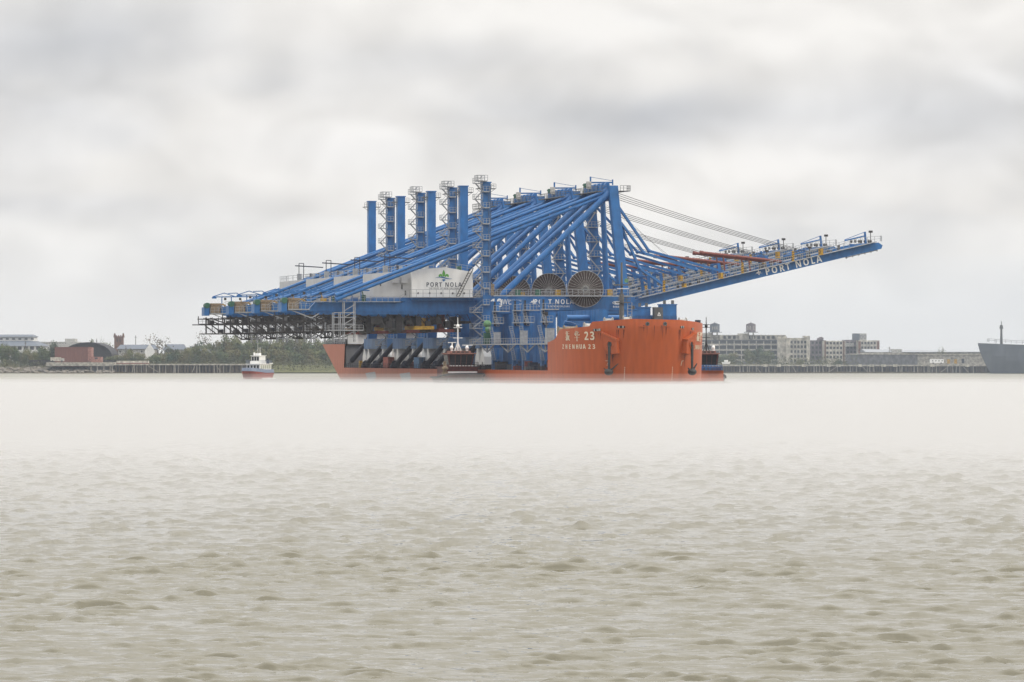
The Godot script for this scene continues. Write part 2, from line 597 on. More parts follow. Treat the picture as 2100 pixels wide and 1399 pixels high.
# ---------------------------------------------------------------- the heavy lift ship
func bow(th: float, y: float) -> Vector3: # th runs from PI (starboard) to 0 (port)
	var star := cos(th) < 0.0
	var a := 16.75 if star else 15.2
	var e := 2.0 / (2.5 if star else 2.15)
	var reach := 25.7 - 0.22 * clampf(12.0 - y, 0.0, 14.0)
	return Vector3(12.75 + a * signf(cos(th)) * pow(absf(cos(th)), e), y, 77.0 + reach * pow(absf(sin(th)), e))

func bow_frame(th: float, y: float, proud: float = 0.03) -> Transform3D: # x to port along the plating, z outward
	var p := bow(th, y)
	var x := (bow(th - 0.02, y) - bow(th + 0.02, y)).normalized()
	var z := x.cross(Vector3.UP).normalized()
	var up := (bow(th, y + 0.4) - bow(th, y - 0.4)).normalized()
	z = x.cross(up).normalized()
	return Transform3D(Basis(x, z.cross(x), z), p + z * proud)

func stern_w(y: float) -> float:
	return -142.4 - 2.66 * (y + 0.6)

func bow_top(p: Vector3) -> float:
	var depth := 1000.0 + 0.2344 * p.x - 0.9721 * p.z
	var px := 1050.0 + F * (-6.67 + 0.9721 * p.x + 0.2344 * p.z) / depth
	var t := [[1120, 703], [1125, 702], [1138, 696], [1143, 686], [1149, 675.5], [1210, 669], [1213, 660], [1295, 654], [1393, 656], [1427, 660], [1445, 664]]
	var py := 664.0
	for i in t.size() - 1:
		if px >= t[i][0] and px <= t[i + 1][0]:
			py = lerpf(t[i][1], t[i + 1][1], (px - t[i][0]) / (t[i + 1][0] - t[i][0]))
	if px < 1120: py = 703
	return EYE + (728.0 - py) / F * depth

func ship() -> void:
	var s := thing("heavy_lift_ship", "orange heavy lift ship with bluff bow and two anchors, carrying blue cranes", "ship", SHIP, YAW)
	# forecastle shell
	var mb := MB.new()
	var k := 96
	var ths := []
	for i in k + 1: ths.append(PI * (1.0 - float(i) / k))
	# finer where the top line steps
	var more := []
	for i in 40: more.append(PI - 0.95 * i / 40.0)
	for i in ths.size():
		if ths[i] < PI - 0.95: more.append(ths[i])
	ths = more
	var tops := []
	for t in ths: tops.append(bow_top(bow(t, 12.0)))
	for i in ths.size() - 1:
		var lv := 9
		for j in lv:
			var q := []
			var m := []
			for ij in [[i, j], [i + 1, j], [i + 1, j + 1], [i, j + 1]]:
				var y := lerpf(3.5, tops[ij[0]], ij[1] / float(lv))
				q.append(bow(ths[ij[0]], y))
				m.append(bow_frame(clampf(ths[ij[0]], 0.025, PI - 0.025), y, 0.0).basis.z)
			mb.tri(q[0], q[1], q[2], m[0], m[1], m[2])
			mb.tri(q[0], q[2], q[3], m[0], m[2], m[3])
		# inside of the bulwark
		var a := bow(ths[i], tops[i])
		var b := bow(ths[i + 1], tops[i + 1])
		var inn := Vector3(12.75, 0, 80)
		var a2 := a + (inn - V(a.x, 0, a.z)).normalized() * V(1, 0, 1) * 0.35
		var b2 := b + (inn - V(b.x, 0, b.z)).normalized() * V(1, 0, 1) * 0.35
		mb.face(a, b, b2, a2, Vector3.UP)
		var c2 := bow(ths[i], 8.6)
		var d2 := bow(ths[i + 1], 8.6)
		c2 += (inn - V(c2.x, 0, c2.z)).normalized() * V(1, 0, 1) * 0.35
		d2 += (inn - V(d2.x, 0, d2.z)).normalized() * V(1, 0, 1) * 0.35
		mb.face(a2, b2, d2, c2, inn - a)
	mb.face(V(-4, 3.5, 77), V(27.95, 3.5, 77), V(27.95, 8.6, 77), V(-4, 8.6, 77), Vector3.FORWARD)
	var fc := part(s, "forecastle", mb, M.hull)
	# foredeck
	var md := MB.new()
	for i in ths.size() - 1:
		var da := bow(ths[i], 8.8).lerp(V(12.75, 8.8, 80), 0.008)
		var db := bow(ths[i + 1], 8.8).lerp(V(12.75, 8.8, 80), 0.008)
		md.tri(V(12.75, 8.8, 78), da, db, Vector3.UP, Vector3.UP, Vector3.UP)
	part(s, "foredeck", md, M.deck)
	# lower hull, bow and aft
	var hb := MB.new()
	for i in ths.size() - 1:
		for j in 4:
			var q := []
			var m := []
			for ij in [[i, j], [i + 1, j], [i + 1, j + 1], [i, j + 1]]:
				var y := lerpf(-1.5, 3.5, ij[1] / 4.0)
				q.append(bow(ths[ij[0]], y))
				m.append(bow_frame(clampf(ths[ij[0]], 0.025, PI - 0.025), y, 0.0).basis.z)
			hb.tri(q[0], q[1], q[2], m[0], m[1], m[2])
			hb.tri(q[0], q[2], q[3], m[0], m[2], m[3])
	hb.face(V(27.95, -1.5, 77), V(35, -1.5, 75.5), V(35, 3.5, 75.5), V(27.95, 3.5, 77), Vector3.BACK)
	hb.face(V(-4, -1.5, 77), V(-4, 3.5, 77), V(-4, 3.5, 10), V(-4, -1.5, 10), Vector3.LEFT)
	hb.face(V(35, -1.5, 75.5), V(35, 3.5, 75.5), V(35, 3.5, 10), V(35, -1.5, 10), Vector3.RIGHT)
	part(s, "bow_hull", hb, M.hull)
	var ha := MB.new()
	for sd in [[-4.0, Vector3.LEFT], [35.0, Vector3.RIGHT]]:
		ha.face(V(sd[0], -1.5, 10), V(sd[0], 3.5, 10), V(sd[0], 3.5, stern_w(3.5)), V(sd[0], -1.5, stern_w(-1.5)), sd[1])
		ha.face(V(sd[0], 3.5, -140.5), V(sd[0], 9.6, -139.3), V(sd[0], 9.6, stern_w(9.6)), V(sd[0], 3.5, stern_w(3.5)), sd[1])
	ha.face(V(-4, -1.5, stern_w(-1.5)), V(35, -1.5, stern_w(-1.5)), V(35, 9.6, stern_w(9.6)), V(-4, 9.6, stern_w(9.6)), Vector3.FORWARD)
	part(s, "aft_hull", ha, M.hull_hazed)
	# grey patches of bare plating on the aft side
	for w in [[-113.0, -101.0], [-72.0, -60.0]]:
		var pt := MB.new()
		pt.prism(PackedVector2Array([Vector2(w[0], 2.2), Vector2(w[1], 2.6), Vector2(w[1] + 1.5, 1.2), Vector2(w[1] - 2, 0.2), Vector2(w[0] + 3, -0.4), Vector2(w[0] + 2, 1.0)]), 0, 0.02, Transform3D(Basis(Vector3.BACK, Vector3.UP, Vector3.LEFT), V(-4.0, 0, 0)))
		part(s, "bare_patch", pt, M.grey)
	var dk := MB.new()
	dk.face(V(-4, 3.5, -141), V(35, 3.5, -141), V(35, 3.5, 77), V(-4, 3.5, 77), Vector3.UP)
	dk.face(V(-4, 9.6, -139.3), V(35, 9.6, -139.3), V(35, 9.6, stern_w(9.6)), V(-4, 9.6, stern_w(9.6)), Vector3.UP)
	part(s, "main_deck", dk, M.deck)
	var bk := MB.new()
	bk.box(-3.6, 34.8, 3.5, 9.3, -141.2, -140.0)
	for x in [2.0, 7.5, 13.0]: bk.box(x, x + 0.12, 3.6, 9.2, -140.0, -139.9)
	part(s, "poop_bulkhead", bk, M.bulkhead)
	# accommodation block
	var ac := MB.new()
	ac.box(1.0, 20.0, 9.6, 12.6, -165, -147)
	ac.box(2.2, 19.5, 12.6, 18.6, -164, -149)
	ac.box(0.2, 20.4, 12.5, 12.8, -166, -146)
	part(s, "accommodation", ac, M.white)
	for f in [[13.6], [15.4], [17.2]]:
		for i in 9:
			var wn := MB.new()
			wn.box(3.1 + i * 1.8, 3.9 + i * 1.8, f[0], f[0] + 0.75, -149.02, -148.93)
			part(s, "window", wn, M.glass)
	var fn := MB.new()
	fn.box(14, 18.5, 14.0, 15.4, -148.9, -147.5)
	part(s, "funnel_band", fn, M.red)
	var fr := MB.new()
	fr.rail([V(-3.6, 9.6, -141), V(-3.6, 9.6, -168)], 1.0, 2.0, 0.09)
	fr.rail([V(0.4, 12.8, -146.2), V(20.2, 12.8, -146.2)], 1.0, 2.0, 0.09)
	part(s, "stern_railing", fr, M.grey)
	var rack := MB.new()
	rack.box(-2.6, 0.8, 9.6, 11.0, -164, -161)
	part(s, "deck_locker", rack, M.grey_dark)
	for i in 7:
		var rb := MB.new()
		rb.box(-2.5 + i * 0.47, -2.3 + i * 0.47, 9.7, 10.9, -160.98, -160.85)
		part(s, "locker_rib", rb, M.grey)
	for x in [-3.4, 0.4, 2.2]:
		var po := MB.new()
		po.bar(V(x, 9.6, -158), V(x, 14.4, -158), 0.16)
		po.bar(V(x - 0.5, 14.2, -158), V(x + 0.5, 14.2, -158), 0.12)
		part(s, "lamp_post", po, M.grey_dark)
	# hawse bolsters and anchors
	for sd in [[2.03, 1.0], [1.10, -1.0]]:
		var th: float = sd[0]
		var mir: float = sd[1]
		var fr0 := bow_frame(th, 8.6, 0.0)
		var up := Basis(fr0.basis.x, Vector3.UP, fr0.basis.x.cross(Vector3.UP))
		var t := Transform3D(up, fr0.origin)
		var pb := MB.new()
		var outl := PackedVector2Array()
		for p in [[-1.7, 2.6], [1.4, 1.15], [1.5, -1.5], [-0.1, -1.7], [-1.4, -0.4]]: outl.append(Vector2(p[0] * mir, p[1]))
		pb.prism(outl, -2.0, 1.1, t)
		var top := PackedVector2Array()
		for p in [[-1.95, 2.95], [1.65, 1.45], [1.55, 1.1], [-1.75, 2.55]]: top.append(Vector2(p[0] * mir, p[1]))
		pb.prism(top, -2.0, 1.5, t)
		var bo := part(s, "hawse_bolster", pb, M.hull)
		var rg := MB.new()
		for i in 14:
			var a0 := TAU * i / 14.0
			var a1 := TAU * (i + 1) / 14.0
			rg.tube(t * V(cos(a0) * 0.62 - 0.2 * mir, sin(a0) * 0.72 + 0.35, 1.12), t * V(cos(a1) * 0.62 - 0.2 * mir, sin(a1) * 0.72 + 0.35, 1.12), 0.16)
		part(bo, "hawse_ring", rg, M.hull).position.y = 0
		var hl := MB.new()
		hl.tube(t * V(-0.2 * mir, 0.35, 0.9), t * V(-0.2 * mir, 0.35, 1.14), 0.55, 0.55, 14)
		part(bo, "hawse_hole", hl, M.black).position.y = 0
		var an := MB.new()
		an.tube(t * V(-0.2 * mir, 0.3, 1.3), t * V(-0.3 * mir, -4.9, 1.2), 0.32, 0.26, 8)
		an.ball(t * V(-0.35 * mir, -5.3, 1.2), V(1.0, 0.75, 0.7), 10, 6)
		an.bar(t * V(-0.3 * mir, -5.3, 1.2), t * V(1.75, -3.6, 1.4), 0.5, 0.35, 0.2)
		an.bar(t * V(-0.3 * mir, -5.4, 1.2), t * V(-1.4, -4.5, 1.4), 0.5, 0.35, 0.2)
		part(s, "anchor", an, M.steel_dark)
	# names on the bow
	var zhen := [[[0, 0.78], [0.36, 0.8]], [[0.2, 1.0], [0.2, 0.04], [0.06, 0.12]], [[0, 0.34], [0.38, 0.52]], [[0.42, 0.95], [1, 0.97]], [[0.48, 0.95], [0.47, 0.5], [0.34, 0.02]], [[0.58, 0.73], [0.92, 0.74]], [[0.5, 0.53], [1, 0.55]], [[0.63, 0.53], [0.62, 0.06], [0.78, 0.17]], [[0.95, 0.43], [0.76, 0.28]], [[0.72, 0.5], [0.8, 0.22], [1.02, 0.0]]]
	var hua := [[[0.34, 1.0], [0.05, 0.62]], [[0.22, 0.82], [0.22, 0.48]], [[0.92, 0.9], [0.48, 0.64]], [[0.55, 1.0], [0.56, 0.56], [0.96, 0.56], [0.97, 0.68]], [[0.0, 0.32], [1.0, 0.34]], [[0.5, 0.5], [0.5, -0.06]]]
	for g in [[2.75, zhen], [2.585, hua]]:
		var o := part(s, "name_character", strokes(g[1], 2.0, 0.22), M.letter_cream)
		o.transform = bow_frame(g[0], 9.75)
	for g in [[2.40, "2"], [2.31, "3"]]: lettering(s, "name_letter", g[1], 1.7, bow_frame(g[0], 10.7), M.letter_cream, 0.95, 0, true)
	var word := "ZHENHUA23"
	var spot := [2.80, 2.735, 2.67, 2.605, 2.54, 2.48, 2.425, 2.345, 2.28]
	for i in 9: lettering(s, "name_letter", word[i], 0.92, bow_frame(spot[i], 8.5), M.letter_cream, 1.0, 0, true)
	for g in [[0.86, zhen], [0.74, hua]]:
		var o := part(s, "name_character", strokes(g[1], 2.0, 0.22), M.letter_cream)
		o.transform = bow_frame(g[0], 9.6)
	var sp2 := [0.98, 0.94, 0.90, 0.86, 0.82, 0.78, 0.74, 0.68, 0.63]
	for i in 9: lettering(s, "name_letter", word[i], 0.9, bow_frame(sp2[i], 8.4), M.letter_cream, 0.9)
	# bulbous bow marks and draught marks
	for g in [[2.10, 1.0], [1.20, -1.0]]:
		var mk := strokes([[[0, 1], [0.8, 1], [0.45, 0.3]], [[0.2, 0.1], [0.75, 0.1]]] if g[1] > 0 else [[[0.9, 1], [0.4, 1], [0.2, 0.2]], [[0.1, 0.05], [0.4, 0.1]]], 1.0, 0.12)
		var o := part(s, "bulb_mark", mk, M.letter_cream)
		o.transform = bow_frame(g[0], 4.6)
	for g in [1.86, 1.33]:
		for i in 9:
			var mk := MB.new()
			mk.box(-0.08, 0.08, -0.1, 0.1, 0, 0.04)
			part(s, "draught_mark", mk, M.letter_cream).transform = bow_frame(g, 4.2 - i * 0.42)
	# fairleads
	for g in [[2.26, 10.95, 1.5], [1.93, 11.55, 1.7], [1.20, 11.55, 1.2], [0.98, 11.2, 0.9], [2.21, 11.0, 0.5]]:
		var ml := MB.new()
		var t := bow_frame(g[0], g[1] + 1.0, 0.0)
		var ov := PackedVector2Array()
		for i in 14: ov.append(Vector2(cos(TAU * i / 14) * g[2] * 0.55, sin(TAU * i / 14) * 0.26))
		ml.prism(ov, -0.2, 0.06, t)
		var fo := part(s, "fairlead", ml, M.black)
		var rl := MB.new()
		for i in 2: rl.tube(t * V((i - 0.5) * g[2] * 0.5, -0.24, 0.1), t * V((i - 0.5) * g[2] * 0.5, 0.24, 0.1), 0.1)
		part(fo, "roller", rl, M.white_dull)
	for g in [1.64, 1.47]:
		var ml := MB.new()
		var t := bow_frame(g, 13.2, 0.0)
		ml.tube(t * V(0, 0, -0.2), t * V(0, 0, 0.1), 0.33, 0.33, 12)
		var fo := part(s, "panama_lead", ml, M.black)
		var rl := MB.new()
		for i in 12: rl.tube(t * V(cos(TAU * i / 12) * 0.38, sin(TAU * i / 12) * 0.34, 0.1), t * V(cos(TAU * (i + 1) / 12) * 0.38, sin(TAU * (i + 1) / 12) * 0.34, 0.1), 0.08)
		part(fo, "lead_ring", rl, M.grey_dark)
	# rust running down below the leads and anchors
	var rs := RandomNumberGenerator.new()
	rs.seed = 55
	for i in 26:
		var th: float = [2.26, 1.93, 1.20, 0.98, 1.64, 1.47, 2.03, 1.10][i % 8] + rs.randf_range(-0.07, 0.07)
		var y: float = [11.4, 12.0, 12.0, 11.7, 12.9, 12.9, 7.0, 7.0][i % 8]
		var long := rs.randf_range(1.2, 3.2)
		var wide := rs.randf_range(0.05, 0.16)
		for j in 3:
			var sk := MB.new()
			var f0 := 1.0 - j * 0.3
			sk.prism(PackedVector2Array([Vector2(-wide * f0, 0), Vector2(wide * f0, 0), Vector2(wide * (f0 - 0.28), -long / 3.0), Vector2(-wide * (f0 - 0.28), -long / 3.0)]), 0, 0.015)
			part(fc, "rust_streak", sk, M.rust_stain).transform = bow_frame(th, y - j * long / 3.0, 0.012)
	var ld := MB.new()
	ld.bar(bow_frame(1.72, 12.6) * V(0, 0, 0.1), bow_frame(1.4, 12.6) * V(0, 0, 0.1), 0.3, 0.14)
	part(s, "bow_ledge", ld, M.hull)
	# port deck edge railing
	var pr := MB.new()
	pr.rail([V(28.2, 3.5, 76.4), V(34.8, 3.5, 75.2), V(34.8, 3.5, 20)], 1.1, 1.0, 0.09)
	part(s, "deck_railing", pr, M.blue)
	# starboard catwalk at the top of the deck cargo
	var cw := MB.new()
	cw.box(-3.6, -1.9, 9.0, 9.25, 4.0, 78.0)
	cw.rail([V(-3.6, 9.25, 4), V(-3.6, 9.25, 77.5)], 1.15, 2.2, 0.09)
	part(s, "catwalk", cw, M.grey)
	for w in [16.0, 36.0, 54.0, 70.0]:
		var bx := MB.new()
		bx.bar(V(-2.7, 9.0, w - 7), V(-2.7, 7.4, w), 0.2)
		bx.bar(V(-2.7, 9.0, w + 7), V(-2.7, 7.4, w), 0.2)
		bx.bar(V(-2.7, 9.1, w), V(-2.7, 7.3, w), 0.3)
		part(s, "catwalk_bracket", bx, M.grey)
	var sr := MB.new()
	sr.rail([V(-3.8, 3.5, -138), V(-3.8, 3.5, 74)], 1.1, 2.4, 0.07)
	part(s, "deck_railing", sr, M.navy)
	# foremast
	var fm := MB.new()
	fm.tube(V(7.6, 8.8, 94), V(7.6, 19.5, 94), 0.55, 0.5, 10)
	fm.tube(V(7.6, 19.5, 94), V(7.6, 26.0, 94), 0.28, 0.2, 8)
	var fmo := part(s, "foremast", fm, M.grey_dark)
	var fp := MB.new()
	fp.box(6.2, 9.4, 21.2, 21.45, 93, 95)
	fp.box(6.6, 9.2, 17.6, 17.8, 93, 95)
	fp.rail([V(6.6, 17.8, 95), V(9.2, 17.8, 95)], 0.9, 0.8)
	part(fmo, "mast_platform", fp, M.grey_dark)
	var fl := MB.new()
	fl.box(6.4, 8.9, 20.5, 20.62, 94.6, 94.9)
	part(fmo, "lamp_bar", fl, M.white)
	var fh := MB.new()
	fh.tube(V(8.3, 22.2, 94.6), V(8.3, 22.2, 95.2), 0.25, 0.45, 12)
	part(fmo, "horn", fh, M.green_pale)
	var fd := MB.new()
	for x in [8.9, 9.8]: fd.bar(V(x, 8.8, 94), V(x, 17.7, 94), 0.12)
	for i in 14: fd.bar(V(8.9, 9.2 + i * 0.6, 94), V(9.8, 9.2 + i * 0.6, 94), 0.08)
	part(fmo, "mast_ladder", fd, M.grey)
	# vent by the port shoulder
	var ve := MB.new()
	ve.tube(V(24.6, 10.0, 92), V(24.6, 13.6, 92), 0.42, 0.42, 10)
	ve.tube(V(24.6, 13.4, 92), V(24.6, 14.1, 92), 0.62, 0.62, 10)
	part(s, "mushroom_vent", ve, M.navy)
	# mooring gear seen over the bulwark
	for g in [[2.2, 88.0, 12.6, 1.0], [-0.6, 83.0, 12.0, 1.3], [-1.4, 80.0, 11.8, 1.0], [5.3, 92.0, 13.6, 0.8], [8.4, 95.0, 13.9, 0.7], [21.3, 92.0, 13.6, 0.7]]:
		var wi := MB.new()
		wi.tube(V(g[0] - g[3], g[2], g[1]), V(g[0] + g[3], g[2], g[1]), 0.75, 0.75, 12)
		wi.tube(V(g[0] - g[3] - 0.1, g[2], g[1]), V(g[0] - g[3], g[2], g[1]), 1.05, 1.05, 12)
		wi.tube(V(g[0] + g[3], g[2], g[1]), V(g[0] + g[3] + 0.1, g[2], g[1]), 1.05, 1.05, 12)
		wi.box(g[0] - g[3], g[0] + g[3], 8.8, g[2] - 0.5, g[1] - 0.6, g[1] + 0.6)
		part(s, "mooring_winch", wi, M.white_dull if g[0] > 2 else M.tan)
	# dark clutter along the deck under the cargo: sea fastening beams
	var rng := RandomNumberGenerator.new()
	rng.seed = 17
	for i in 46:
		var w := -135.0 + i * 4.5 + rng.randf_range(-1, 1)
		var cl := MB.new()
		var x := rng.randf_range(-2.5, 5)
		cl.box(x, x + rng.randf_range(0.8, 2.6), 3.5, 3.5 + rng.randf_range(0.6, 2.0), w, w + rng.randf_range(0.6, 2.2))
		part(s, "deck_block", cl, [M.steel_dark, M.navy, M.deck, M.oxide, M.grey_dark, M.yellow][rng.randi() % 6])

# ---------------------------------------------------------------- cranes
func stairs(root: Node3D, xl: float, xr: float, z: float, y0: float, y1: float, rise: float, left_w: float, right_w: float) -> void:
	var k := int((y1 - y0) / rise)
	for i in k + 1:
		var y := y0 + i * rise
		var mb := MB.new()
		if i % 2 == 0:
			mb.box(xl - left_w, xl, y - 0.14, y, z - 1.2, z + 0.9)
			mb.rail([V(xl, y, z + 0.9), V(xl - left_w, y, z + 0.9), V(xl - left_w, y, z - 1.2)], 1.1, 1.0, 0.08)
		else:
			mb.box(xr, xr + right_w, y - 0.25, y, z - 0.2, z + 1.0)
			mb.rail([V(xr, y, z + 1.0), V(xr + right_w, y, z + 1.0)], 1.1, 1.0, 0.08)
		part(root, "stair_landing", mb, M.grey)
		if i < k:
			var a := V(xl - left_w * 0.85, y, z + 0.4) if i % 2 == 0 else V(xl + 0.1, y, z + 0.4)
			var b := V(xl + 0.1, y + rise, z + 0.4) if i % 2 == 0 else V(xl - left_w * 0.85, y + rise, z + 0.4)
			var f := MB.new()
			f.bar(a, b, 0.06, 0.13)
			f.bar(a + V(0, 0, -0.8), b + V(0, 0, -0.8), 0.06, 0.13)
			f.bar(a + V(0, 1, 0), b + V(0, 1, 0), 0.06)
			for j in 5:
				var q := a.lerp(b, (j + 0.5) / 5.0)
				f.box(q.x - 0.14, q.x + 0.14, q.y - 0.03, q.y + 0.03, q.z - 0.8, q.z)
			part(root, "stair_flight", f, M.grey)

func boom_y(x: float, lift: float) -> float: # underside of the boom
	return lift + 17.45 + (x - 36.5) * 0.2352

func crane_proto() -> Node3D:
	var r := thing("gantry_crane", "", "crane", Vector3.ZERO, YAW, "blue cranes carried on the ship")
	r.set_meta("lift", 3.5)
	var mb: MB
	# landside legs
	for z in [11.5, -11.5]:
		mb = MB.new()
		mb.box(-0.25, 1.65, 10.9, 46.2, z - 1.0, z + 1.0)
		mb.box(-0.4, 1.8, 46.0, 46.25, z - 1.15, z + 1.15)
		for i in 11: mb.box(-0.28, 1.68, 18.0 + i * 2.6, 18.06 + i * 2.6, z - 1.03, z + 1.03)
		part(r, "leg", mb, M.blue)
		mb = MB.new()
		mb.prism(PackedVector2Array([Vector2(-0.5, 16.3), Vector2(2.3, 16.3), Vector2(1.9, 10.9), Vector2(-0.3, 10.9)]), z - 0.9, z + 0.9)
		part(r, "lower_leg", mb, M.blue)
		for x in [[-1.4, -0.4], [1.8, 2.8]]:
			mb = MB.new()
			mb.box(x[0], x[1], 44.6, 44.75, z - 1.3, z + 1.3)
			mb.rail([V(x[0], 44.75, z + 1.3), V(x[1], 44.75, z + 1.3)], 1.0, 0.5, 0.07)
			mb.bar(V(x[0] if x[0] < 0 else x[1], 44.6, z), V(-0.2 if x[0] < 0 else 1.6, 43.7, z), 0.08)
			part(r, "leg_platform", mb, M.grey_dark)
		# waterside legs below the beam
		mb = MB.new()
		mb.box(32.2, 34.3, 10.9, 16.3, z - 1.0, z + 1.0)
		part(r, "lower_leg", mb, M.blue)
	for x in [-0.7, 32.0]:
		mb = MB.new()
		mb.box(x, x + 2.6, 8.3, 10.9, -14.5, 14.5)
		for i in 6: mb.box(x - 0.04, x + 2.64, 8.3, 10.9, -13 + i * 5.0, -12.8 + i * 5.0)
		part(r, "sill_beam", mb, M.blue_pale)
		for z in [-11.5, 11.5]:
			for d in [-2.6, 2.6]:
				mb = MB.new()
				var t := Transform3D(Basis(Vector3.FORWARD, Vector3.UP, Vector3.RIGHT), V(x + 0.3, 0, z + d))
				mb.prism(PackedVector2Array([Vector2(-2.2, 4.6), Vector2(-1.9, 6.4), Vector2(-0.7, 7.6), Vector2(-0.6, 8.3), Vector2(0.6, 8.3), Vector2(0.7, 7.6), Vector2(1.9, 6.4), Vector2(2.2, 4.6), Vector2(1.0, 4.4), Vector2(0.4, 5.3), Vector2(-0.4, 5.3), Vector2(-1.0, 4.4)]), -0.3, 2.2, t)
				var bg := part(r, "bogie", mb, M.white)
				for q in [-1.6, -0.6, 0.6, 1.6]:
					var wh := MB.new()
					wh.tube(V(x + 0.3, 4.0, z + d + q), V(x + 1.9, 4.0, z + d + q), 0.48, 0.48, 10)
					part(bg, "wheel", wh, M.steel_dark).position.y = 0
	# lashing struts from the landside legs down to the deck
	for z in [11.5, -11.5]:
		for g in [[0.4, -2.6], [30.0, 32.0]]:
			mb = MB.new()
			mb.tube(V(g[0], 10.6, z - 1.5), V(g[1], 3.8, z - 15.5), 0.65, 0.65, 10)
			mb.tube(V(g[0], 10.9, z - 1.0), V(g[0], 10.0, z - 2.8), 0.9, 0.9, 10)
			mb.tube(V(g[1], 4.6, z - 13.8), V(g[1], 3.6, z - 16.0), 0.95, 0.95, 10)
			part(r, "lashing_strut", mb, M.navy)
	# portal beams and cross beams
	for z in [11.5, -11.5]:
		mb = MB.new()
		mb.box(1.66, 34.3, 17.1, 20.15, z - 0.8, z + 0.8)
		mb.box(1.66, 33.6, 16.3, 17.1, z - 0.5, z + 0.5)
		part(r, "portal_beam", mb, M.blue)
	for x in [0.0, 32.4]:
		mb = MB.new()
		mb.box(x, x + 1.6, 16.6, 19.9, -10.49, 10.49)
		part(r, "cross_beam", mb, M.blue)
	# main girders with pointed rear end
	for z in [4.5, -4.5]:
		mb = MB.new()
		mb.prism(PackedVector2Array([Vector2(-39.4, 16.9), Vector2(-37.6, 18.75), Vector2(-17.4, 18.75), Vector2(-15.6, 19.6), Vector2(-0.1, 19.2), Vector2(36.6, 19.2), Vector2(36.6, 16.7), Vector2(-38.9, 16.7)]), z - 0.6, z + 0.6)
		mb.box(-38.2, 36.6, 16.05, 16.7, z - 0.35, z + 0.35)
		part(r, "girder", mb, M.blue)
	for i in 9:
		mb = MB.new()
		mb.box(-36.0 + i * 8.0, -35.4 + i * 8.0, 16.9, 18.4, -3.89, 3.89)
		part(r, "girder_tie", mb, M.blue)
	# machinery house
	mb = MB.new()
	mb.box(-15.4, -1.0, 19.25, 20.0, -6.7, 6.8)
	mb.box(-24.4, -15.5, 19.0, 19.9, -6.7, 5.15)
	part(r, "house_base", mb, M.blue)
	mb = MB.new()
	mb.prism(PackedVector2Array([Vector2(-15.45, 20.0), Vector2(-1.15, 20.0), Vector2(-1.15, 25.75), Vector2(-7.6, 26.85), Vector2(-15.45, 26.2)]), -6.5, 6.5)
	var hs := part(r, "machinery_house", mb, M.white)
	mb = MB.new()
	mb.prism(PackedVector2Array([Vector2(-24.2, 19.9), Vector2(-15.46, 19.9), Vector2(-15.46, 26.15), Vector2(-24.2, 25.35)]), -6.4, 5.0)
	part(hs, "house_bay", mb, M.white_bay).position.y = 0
	for i in 2:
		mb = MB.new()
		mb.prism(PackedVector2Array([Vector2(-0.7, 0), Vector2(0.7, 0), Vector2(0.7, 1.5), Vector2(0.35, 1.9), Vector2(-0.35, 1.9), Vector2(-0.7, 1.5)]), 0, 0.9, Transform3D(Basis(), V(-19.0 + i * 2.0, 23.2, 5.0)))
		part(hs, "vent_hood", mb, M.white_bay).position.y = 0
	for g in [[-17.6, 21.8], [-16.8, 20.4], [-22.6, 22.5]]:
		mb = MB.new()
		mb.box(g[0], g[0] + 0.3, g[1], g[1] + 1.1, 5.01, 5.12)
		part(hs, "wall_fitting", mb, M.grey_dark).position.y = 0
	for i in 5:
		mb = MB.new()
		mb.tube(V(-14 + i * 2.7, 20.9, 6.45), V(-14 + i * 2.7, 20.9, 6.62), 0.22, 0.22, 10)
		part(hs, "wall_lamp", mb, M.grey_dark).position.y = 0
	mb = MB.new()
	for x in [-2.9, -2.2]: mb.bar(V(x - 2.3, 20.2, 7.2), V(x + 1.0, 26.6, 7.2), 0.16)
	for i in 11: mb.bar(V(-5.2 + i * 0.3, 20.2 + i * 0.58, 7.2), V(-4.5 + i * 0.3, 20.2 + i * 0.58, 7.2), 0.1)
	part(hs, "roof_ladder", mb, M.steel_dark).position.y = 0
	mb = MB.new()
	mb.rail([V(-24.1, 25.4, 4.9), V(-15.4, 26.2, 4.9), V(-15.4, 26.25, 6.4), V(-7.6, 26.85, 6.4), V(-1.2, 25.8, 6.4)], 1.25, 1.3, 0.08)
	mb.rail([V(-24.1, 25.4, 4.9), V(-24.1, 25.4, -6.3), V(-7.6, 26.85, -6.3)], 1.25, 1.6, 0.08)
	part(hs, "roof_railing", mb, M.grey).position.y = 0
	for g in [[-21.5, 3.0, 1.0], [-12.0, 1.0, 1.4], [-4.2, 3.0, 1.0], [-17.0, -3.0, 1.2]]:
		mb = MB.new()
		mb.box(g[0], g[0] + g[2], 25.4, 27.2, g[1], g[1] + 1.2)
		part(hs, "roof_box", mb, M.grey if g[0] < -10 else M.green).position.y = 0
	mb = MB.new()
	for x in [-20.6, -19.4]: mb.bar(V(x, 25.6, 1.0), V(x, 29.9, 1.0), 0.16)
	mb.bar(V(-21.6, 29.3, 1.0), V(-14.4, 28.9, 1.0), 0.2, 0.26)
	mb.bar(V(-20.6, 29.9, 1.0), V(-19.4, 29.9, 1.0), 0.16)
	for x in [-17.6, -15.6]: mb.bar(V(x, 26.0, 1.0), V(x, 27.4, 1.0), 0.5, 0.5)
	part(hs, "roof_jib", mb, M.navy).position.y = 0
	mb = MB.new()
	mb.rail([V(-16.2, 20.0, 7.6), V(-0.6, 20.0, 7.6)], 1.7, 1.6, 0.08)
	mb.box(-16.2, -0.6, 19.86, 20.0, 6.81, 7.7)
	part(r, "house_walkway", mb, M.grey)
	# walkway on the rear girder
	mb = MB.new()
	mb.box(-40.5, -18.0, 18.85, 19.0, 5.2, 6.4)
